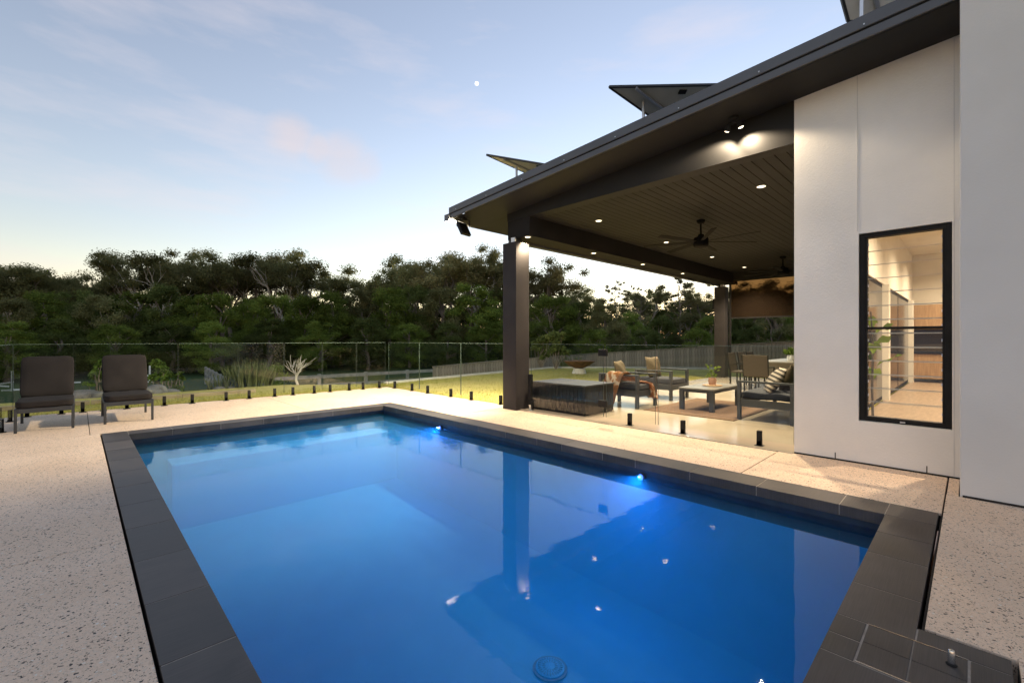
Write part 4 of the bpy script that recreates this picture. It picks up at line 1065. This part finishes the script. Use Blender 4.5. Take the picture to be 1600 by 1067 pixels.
# rocks
def rock(x, y, s, label, seed):
    s *= .75
    bm = bmesh.new(); bmesh.ops.create_icosphere(bm, subdivisions=3, radius=1); r = np.random.default_rng(seed); ks = r.normal(size=(7, 3)) * 1.6; ph = r.uniform(0, 6, 7)
    for v in bm.verts:
        h = 1 + sum(.10 * math.sin(Vector(k).dot(v.co) + p) for k, p in zip(ks, ph)); v.co = Vector((v.co.x * h * s * 1.3, v.co.y * h * s, max(-.25, v.co.z * h * .6) * s))
    me = bpy.data.meshes.new('rock'); bm.to_mesh(me); bm.free(); o = link('rock', me, M['stone']); o.location = (x, y, tzf(x, y) + .12 * s); o.rotation_euler = (0, 0, seed)
    tag(o, label, 'rock', 'garden rocks past the glass fence')
for i, (px, d, s, n) in enumerate(((130, 14.6, .34, 'just right of the left lounger'), (146, 14.4, .26, 'half hidden by the second lounger'), (243, 14.6, .38, 'largest, right of the second lounger'), (262, 14.9, .30, 'at the right end of the row'), (226, 14.2, .24, 'small one beside the second lounger back'), (360, 15.6, .34, 'at the left foot of the reed clump'), (345, 15.2, .22, 'smallest, left of the reeds'))):
    x, y = ray(px, d); rock(x, y, s, 'grey garden rock ' + n, i + 3)
# reed clump
def blades(name, x, y, n, h, spread, mat, label, cat, seed=1, w=.02, lean=.25, group=None):
    t = obj_at(name, x, y, label, cat, group); r = np.random.default_rng(seed); mb = MB()
    for _ in range(n):
        a = r.uniform(0, 6.28); q = math.sqrt(r.uniform()) * spread; p = Vector((q * math.cos(a), q * math.sin(a) * .6, -.02)); hh = h * r.uniform(.6, 1.08) * (1 - .3 * (q / spread) ** 2)
        d = Vector((math.cos(a) * lean * q / spread + r.normal() * .08, math.sin(a) * lean * q / spread + r.normal() * .08, 1)); s = Vector((math.cos(a + 1.5 + r.normal()), math.sin(a + 1.5 + r.normal()), 0)) * w
        m = p + d * hh * .55; e = p + d * hh + Vector((d.x, d.y, -.1)) * hh * .15
        mb.add([p - s, p + s, m + s * .8, m - s * .8, e], [(0, 1, 2, 3), (3, 2, 4)])
    mb.build('foliage', M[mat], t); return t
x, y = ray(392, 15.8); blades('reed_clump', x, y, 340, 1.02, .62, 'reed', 'tall pale green reed clump past the far glass fence', 'reeds', 4, .022)
x, y = ray(345, 15.4); blades('grass_tuft', x, y, 60, .6, .3, 'reed', 'low grass tuft at the left foot of the reeds', 'grass tuft', 9)
x, y = ray(893, 22.5); blades('grass_tuft', x, y, 160, .9, .8, 'reed', 'yellowish grass tuft beyond the fire pit', 'grass tuft', 11)

# ------------------------------------------------------------------ trees
def leaf_cloud(name, centers, radii, n, size, mat, seed, parent=None, flat=.75, shell=.55):
    """n small leaf sprays spread through ellipsoidal clumps"""
    r = np.random.default_rng(seed); centers = np.array(centers); radii = np.array(radii)
    w = radii ** 2; idx = r.choice(len(centers), n, p=w / w.sum())
    d = r.normal(size=(n, 3)); d /= np.linalg.norm(d, axis=1)[:, None]
    q = (shell + (1 - shell) * r.uniform(size=n)) * (1 + .18 * r.normal(size=n))
    off = d * (q * radii[idx])[:, None]
    if shell < .5: off = d * (np.clip(np.abs(r.normal(size=n)) * .55, 0, .95) ** .7 * radii[idx])[:, None]
    off[:, 2] *= flat
    off[:, 2] = np.where(off[:, 2] < 0, off[:, 2] * .7, off[:, 2])
    P = centers[idx] + off
    s = size * r.uniform(.55, 1.35, n)
    nrm = d * .6 + r.normal(size=(n, 3)) * .6 + np.array([0, 0, .6]); nrm /= np.linalg.norm(nrm, axis=1)[:, None]
    t = np.cross(nrm, r.normal(size=(n, 3))); t /= np.linalg.norm(t, axis=1)[:, None]; b = np.cross(nrm, t)
    S = s[:, None]; k = r.uniform(.45, .8, n)[:, None]
    vs = np.stack([P - t * S, P - b * S * k + t * S * .1, P + t * S, P + b * S * k - t * S * .15], 1).reshape(-1, 3)
    me = bpy.data.meshes.new(name); me.vertices.add(4 * n); me.vertices.foreach_set('co', vs.ravel().astype(np.float32))
    me.loops.add(4 * n); me.polygons.add(n); me.loops.foreach_set('vertex_index', np.arange(4 * n, dtype=np.int32)); me.polygons.foreach_set('loop_start', np.arange(0, 4 * n, 4, dtype=np.int32))
    me.update(calc_edges=True); me.validate()
    return me
def limb(mb, p, q, r0, r1, r, n=4, wob=.06):
    p = Vector(p); q = Vector(q); L = (q - p).length; pts = []; rs = []
    for i in range(n + 1):
        f = i / n; w = Vector((r.normal(), r.normal(), r.normal() * .4)) * L * wob * math.sin(math.pi * f); pts.append(p.lerp(q, f) + w); rs.append(r0 + (r1 - r0) * f)
    mb.tube(pts, rs, 6, cap=False); return pts
def tree_proto(kind, seed):
    """unit tree, about 10 m tall"""
    r = np.random.default_rng(seed); tr = MB(); cs = []; rs = []
    if kind == 'gum':
        fork = r.uniform(3.2, 4.6); top = Vector((r.normal() * .3, r.normal() * .3, fork)); limb(tr, (0, 0, -.4), top, .24, .17, r)
        for k in range(r.integers(6, 9)):
            a = k * 2.4 + r.normal() * .3; out = r.uniform(1.2, 3.4); z = r.uniform(6.6, 9.0) - out * .25
            e = Vector((math.cos(a) * out, math.sin(a) * out, z)); pts = limb(tr, top - Vector((0, 0, r.uniform(0, 1.2))), e, .11, .035, r, 5, .07)
            for q in range(r.integers(6, 9)):
                f = Vector((r.normal() * .8, r.normal() * .8, r.normal() * .55 + .15)); s = e + f; limb(tr, pts[3], s, .03, .010, r, 3)
                cs.append(s); rs.append(r.uniform(.62, 1.1))
        cloud = leaf_cloud('crown', cs, rs, 26000, .074, None, seed, flat=.8, shell=.30)
    elif kind == 'sparse':
        limb(tr, (0, 0, -.4), (r.normal() * .2, r.normal() * .2, 8.6), .17, .04, r, 7, .02)
        for k in range(20):
            z = 3.6 + k * .28; a = k * 2.4 + r.normal() * .4; out = (1.1 + .55 * math.sin((z - 3.2) / 6 * 3.1)) * r.uniform(.7, 1.35); e = Vector((math.cos(a) * out, math.sin(a) * out, z + out * .7)); limb(tr, (0, 0, z), e, .04, .012, r, 3)
            for q in range(3): cs.append(e + Vector((r.normal() * .3, r.normal() * .3, r.normal() * .25))); rs.append(r.uniform(.22, .42))
        cloud = leaf_cloud('crown', cs, rs, 4500, .08, None, seed, flat=.8, shell=.3)
    else:
        limb(tr, (0, 0, -.4), (0, 0, 6.5), .26, .08, r, 5, .03); W = r.uniform(2.5, 3.3)
        for k in range(46):
            z = r.uniform(.7, 9.0); f = math.sin(math.pi * min(1, max(.0, (z + 1.8) / 11.6))) ** .8; a = r.uniform(0, 6.28); q = W * f * math.sqrt(r.uniform(.2, 1)); e = Vector((math.cos(a) * q, math.sin(a) * q, z))
            cs.append(e); rs.append(r.uniform(.65, 1.25) * (.6 + .4 * f))
            if k % 4 == 0: limb(tr, (0, 0, z * .6), e, .07, .02, r, 3)
        cloud = leaf_cloud('crown', cs, rs, 30000, .085, None, seed, flat=.98, shell=.45)
    return tr, cloud
PROTO = {}
def proto(kind, i, leafmat, barkmat):
    key = (kind, i, leafmat)
    if key not in PROTO:
        base = PROTO.get(('raw', kind, i))
        if base is None: base = tree_proto(kind, 100 * len(kind) + i * 17 + 3); PROTO['raw', kind, i] = base
        tm = bpy.data.meshes.new('trunk'); tm.from_pydata(base[0].v, [], base[0].f); tm.materials.append(M[barkmat]); tm.polygons.foreach_set('use_smooth', [True] * len(tm.polygons))
        cm = base[1].copy(); cm.materials.clear(); cm.materials.append(M[leafmat]); PROTO[key] = (tm, cm)
    return PROTO[key]
def tree(px, dist, ytop, kind, i, leafmat, label, group, barkmat='bark', wscale=1.0, name='tree'):
    x, y = ray(px, dist); g = tzf(x, y); d = dist * math.cos(math.atan2(px - 800, FPX))
    h = CAMH + (530.4 - ytop) / FPX * d - g
    t = thing(name, label, 'tree', (x, y, g), rng.uniform(0, 6.28), group)
    s = h / (9.3 if kind != 'dense' else 9.6); t.scale = (s * wscale, s * wscale, s)
    tm, cm = proto(kind, i, leafmat, barkmat)
    o = link('trunk', tm, None, t); o = link('crown', cm, None, t)
    return t
ORD = ['first', 'second', 'third', 'fourth', 'fifth', 'sixth', 'seventh', 'eighth', 'ninth', 'tenth', 'eleventh', 'twelfth', 'thirteenth', 'fourteenth', 'fifteenth', 'sixteenth', 'seventeenth', 'eighteenth', 'nineteenth', 'twentieth', 'twenty first', 'twenty second', 'twenty third', 'twenty fourth', 'twenty fifth', 'twenty sixth', 'twenty seventh', 'twenty eighth', 'twenty ninth', 'thirtieth', 'thirty first', 'thirty second', 'thirty third', 'thirty fourth', 'thirty fifth', 'thirty sixth', 'thirty seventh', 'thirty eighth']
gums = [(-60, 78, 410), (0, 76, 412), (42, 74, 410), (150, 80, 432), (196, 76, 404), (238, 73, 397), (285, 78, 410), (330, 80, 404), (362, 74, 392), (405, 77, 402), (446, 72, 400), (488, 78, 410), (596, 74, 430), (632, 68, 407), (668, 72, 398), (706, 66, 400), (745, 68, 396), (788, 70, 404), (838, 62, 408), (878, 74, 444), (1010, 80, 450), (1100, 76, 452), (1170, 70, 446), (1215, 72, 436)]
for k, (px, d, yt) in enumerate(gums):
    tree(px, d, yt, 'gum', k % 5, 'gum' if k % 3 else 'gum2', f'tall open crowned gum tree, {ORD[k]} from the left along the skyline', 'gum trees along the skyline', 'palebark' if k % 4 == 1 else 'bark', .84 + .10 * ((k * 5) % 4))
tree(1062, 60, 436, 'sparse', 0, 'gum2', 'thin leggy tree standing above the canopy left of the far column', 'sparse trees above the canopy')
tree(960, 64, 452, 'sparse', 1, 'gum2', 'thin feathery tree above the canopy behind the gate hinge', 'sparse trees above the canopy')
tree(1000, 70, 456, 'sparse', 2, 'gum', 'small sparse tree between the two leggy ones on the skyline', 'sparse trees above the canopy')
mid = [(-40, 60, 452), (22, 58, 462), (70, 60, 452), (118, 62, 450), (165, 59, 458), (212, 61, 446), (255, 58, 440), (302, 56, 458), (345, 55, 455), (392, 56, 462), (436, 57, 452), (478, 55, 458), (520, 56, 452), (566, 58, 448), (610, 57, 446), (650, 60, 436), (690, 57, 446), (738, 58, 440), (775, 60, 448), (826, 58, 470), (860, 52, 452), (905, 55, 468), (945, 50, 470), (985, 54, 486), (1030, 52, 490), (1075, 54, 482), (1112, 50, 492), (1160, 52, 486), (1205, 50, 480), (1250, 52, 484), (1300, 56, 478), (1350, 58, 480)]
for k, (px, d, yt) in enumerate(mid):
    lm = 'green' if (280 < px < 540) else ('dark' if k % 3 == 0 else ('gum' if k % 3 == 1 else 'green'))
    tree(px, d, yt, 'dense', k % 5, lm, f'dense leafy tree, {ORD[k]} from the left in the middle rank of the wood', 'dense trees of the middle rank', 'bark', 1.05 + .1 * (k % 3))
front = [(10, 50, 500), (95, 52, 496), (180, 51, 504), (268, 52, 498), (330, 50, 500), (420, 51, 496), (500, 50, 500), (575, 50, 494), (640, 52, 500), (700, 50, 502), (760, 51, 498), (850, 45, 508), (930, 44, 512), (1010, 45, 510), (1090, 44, 512), (1180, 45, 508)]
for k, (px, d, yt) in enumerate(front):
    tree(px, d, yt, 'dense', (k + 2) % 5, 'dark' if k % 2 else 'green', f'low dark bushy tree, {ORD[k]} from the left along the edge of the wood', 'bushy trees along the edge of the wood', 'bark', 1.5, name='bushy_tree')
back = list(range(-90, 1420, 46))
for k, px in enumerate(back):
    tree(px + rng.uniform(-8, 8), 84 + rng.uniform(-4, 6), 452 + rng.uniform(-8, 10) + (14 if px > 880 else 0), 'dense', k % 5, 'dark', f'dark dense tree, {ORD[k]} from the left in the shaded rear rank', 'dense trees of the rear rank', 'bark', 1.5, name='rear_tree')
# undergrowth between the trunks reads as one dark mass
def undergrowth():
    r = np.random.default_rng(8); cs = []; rs = []
    for px in range(-120, 1420, 9):
        x, y = ray(px, r.uniform(52, 68)); cs.append((x, y, tzf(x, y) + r.uniform(.3, 2.2))); rs.append(r.uniform(1.2, 2.4))
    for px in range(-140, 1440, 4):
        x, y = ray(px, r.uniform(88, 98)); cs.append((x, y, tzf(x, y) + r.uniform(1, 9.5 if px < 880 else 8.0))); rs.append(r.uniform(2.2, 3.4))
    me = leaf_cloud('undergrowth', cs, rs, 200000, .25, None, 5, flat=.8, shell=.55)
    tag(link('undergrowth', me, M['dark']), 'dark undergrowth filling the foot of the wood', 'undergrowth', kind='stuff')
undergrowth()
# small garden trees and shrubs
def shrub(px, d, h, w, leafmat, label, seed, n=700, size=.07, cat='shrub'):
    x, y = ray(px, d); t = obj_at('shrub', x, y, label, cat, 'garden shrubs past the fence'); r = np.random.default_rng(seed); cs = []; rs = []; st = MB()
    for k in range(12):
        a = r.uniform(0, 6.28); z = r.uniform(.35, 1) * h; q = w * .5 * math.sqrt(r.uniform()) * (1.1 - .5 * z / h); e = (q * math.cos(a), q * math.sin(a), z); cs.append(e); rs.append(w * r.uniform(.14, .24)); limb(st, (0, 0, -.05), e, .02, .006, r, 3)
    st.build('stem', M['bark'], t); link('foliage', leaf_cloud('foliage', cs, rs, n, size, None, seed, shell=.2), M[leafmat], t); return t
shrub(250, 17, 1.15, .9, 'bright', 'young bright green shrub right of the second lounger', 1, 420)
shrub(268, 17.4, .9, .8, 'bright', 'second young bright shrub beside the first', 2, 360)
shrub(152, 16.5, 1.1, .6, 'bright', 'young green shrub between the two loungers', 3, 300)
shrub(425, 24, 1.9, 1.9, 'green', 'round green shrub behind the reed clump', 4, 1300, .09)
shrub(846, 21, 1.5, 1.1, 'dark', 'dark rounded shrub seen through the gate glass, left', 5, 1600, .08)
shrub(868, 20.5, 1.6, 1.2, 'dark', 'dark rounded shrub seen through the gate glass, right', 6, 1700, .08)
def bare_tree(px, d, h, label):
    x, y = ray(px, d); t = obj_at('bare_tree', x, y, label, 'tree'); r = np.random.default_rng(21); tr = MB()
    limb(tr, (0, 0, -.1), (0, 0, h * .42), .045, .035, r, 3)
    b = tr.build('trunk', M['palebark'], t, smooth=True)
    for k in range(9):
        a = k * 2.4 + r.normal() * .3; e = Vector((math.cos(a) * h * .38 * r.uniform(.6, 1), math.sin(a) * h * .38 * r.uniform(.6, 1), h * r.uniform(.72, 1.0))); m_ = MB(); pts = limb(m_, (0, 0, h * r.uniform(.3, .42)), e, .016, .006, r, 5, .05)
        for q in range(2): limb(m_, pts[3], e + Vector((r.normal() * .15, r.normal() * .15, r.uniform(-.02, .2))), .010, .004, r, 3)
        m_.build('branch', M['palebark'], t, smooth=True)
bare_tree(463, 16.2, .9, 'small leafless white branched tree past the glass fence')
# lawn grass along the deck edge
def grass():
    r = np.random.default_rng(2); n = 26000
    x = np.concatenate([r.uniform(-6, 7, n // 2), r.uniform(6.13, 16, n // 2)]); y = np.concatenate([11.22 + 1.6 * r.uniform(size=n // 2) ** 1.3, r.uniform(6.3, 12.8, n // 2)]); z = tz(x, y)
    h = r.uniform(.025, .06, n); a = r.uniform(0, 6.28, n); w = .006
    p = np.stack([x, y, z - .004], 1); s = np.stack([np.cos(a) * w, np.sin(a) * w, 0 * a], 1); l = np.stack([r.normal(size=n) * .02, r.normal(size=n) * .02, h], 1)
    vs = np.stack([p - s, p + s, p + l], 1).reshape(-1, 3); me = bpy.data.meshes.new('grass'); me.from_pydata(vs.tolist(), [], np.arange(3 * n).reshape(-1, 3).tolist())
    tag(link('grass', me, M['grassblade']), 'short yellow green grass of the lawn', 'grass', kind='stuff')
M['grassblade'] = mat_leaf('lawn_blades', (.28, .265, .06), (.45, .39, .11), .0)
grass()
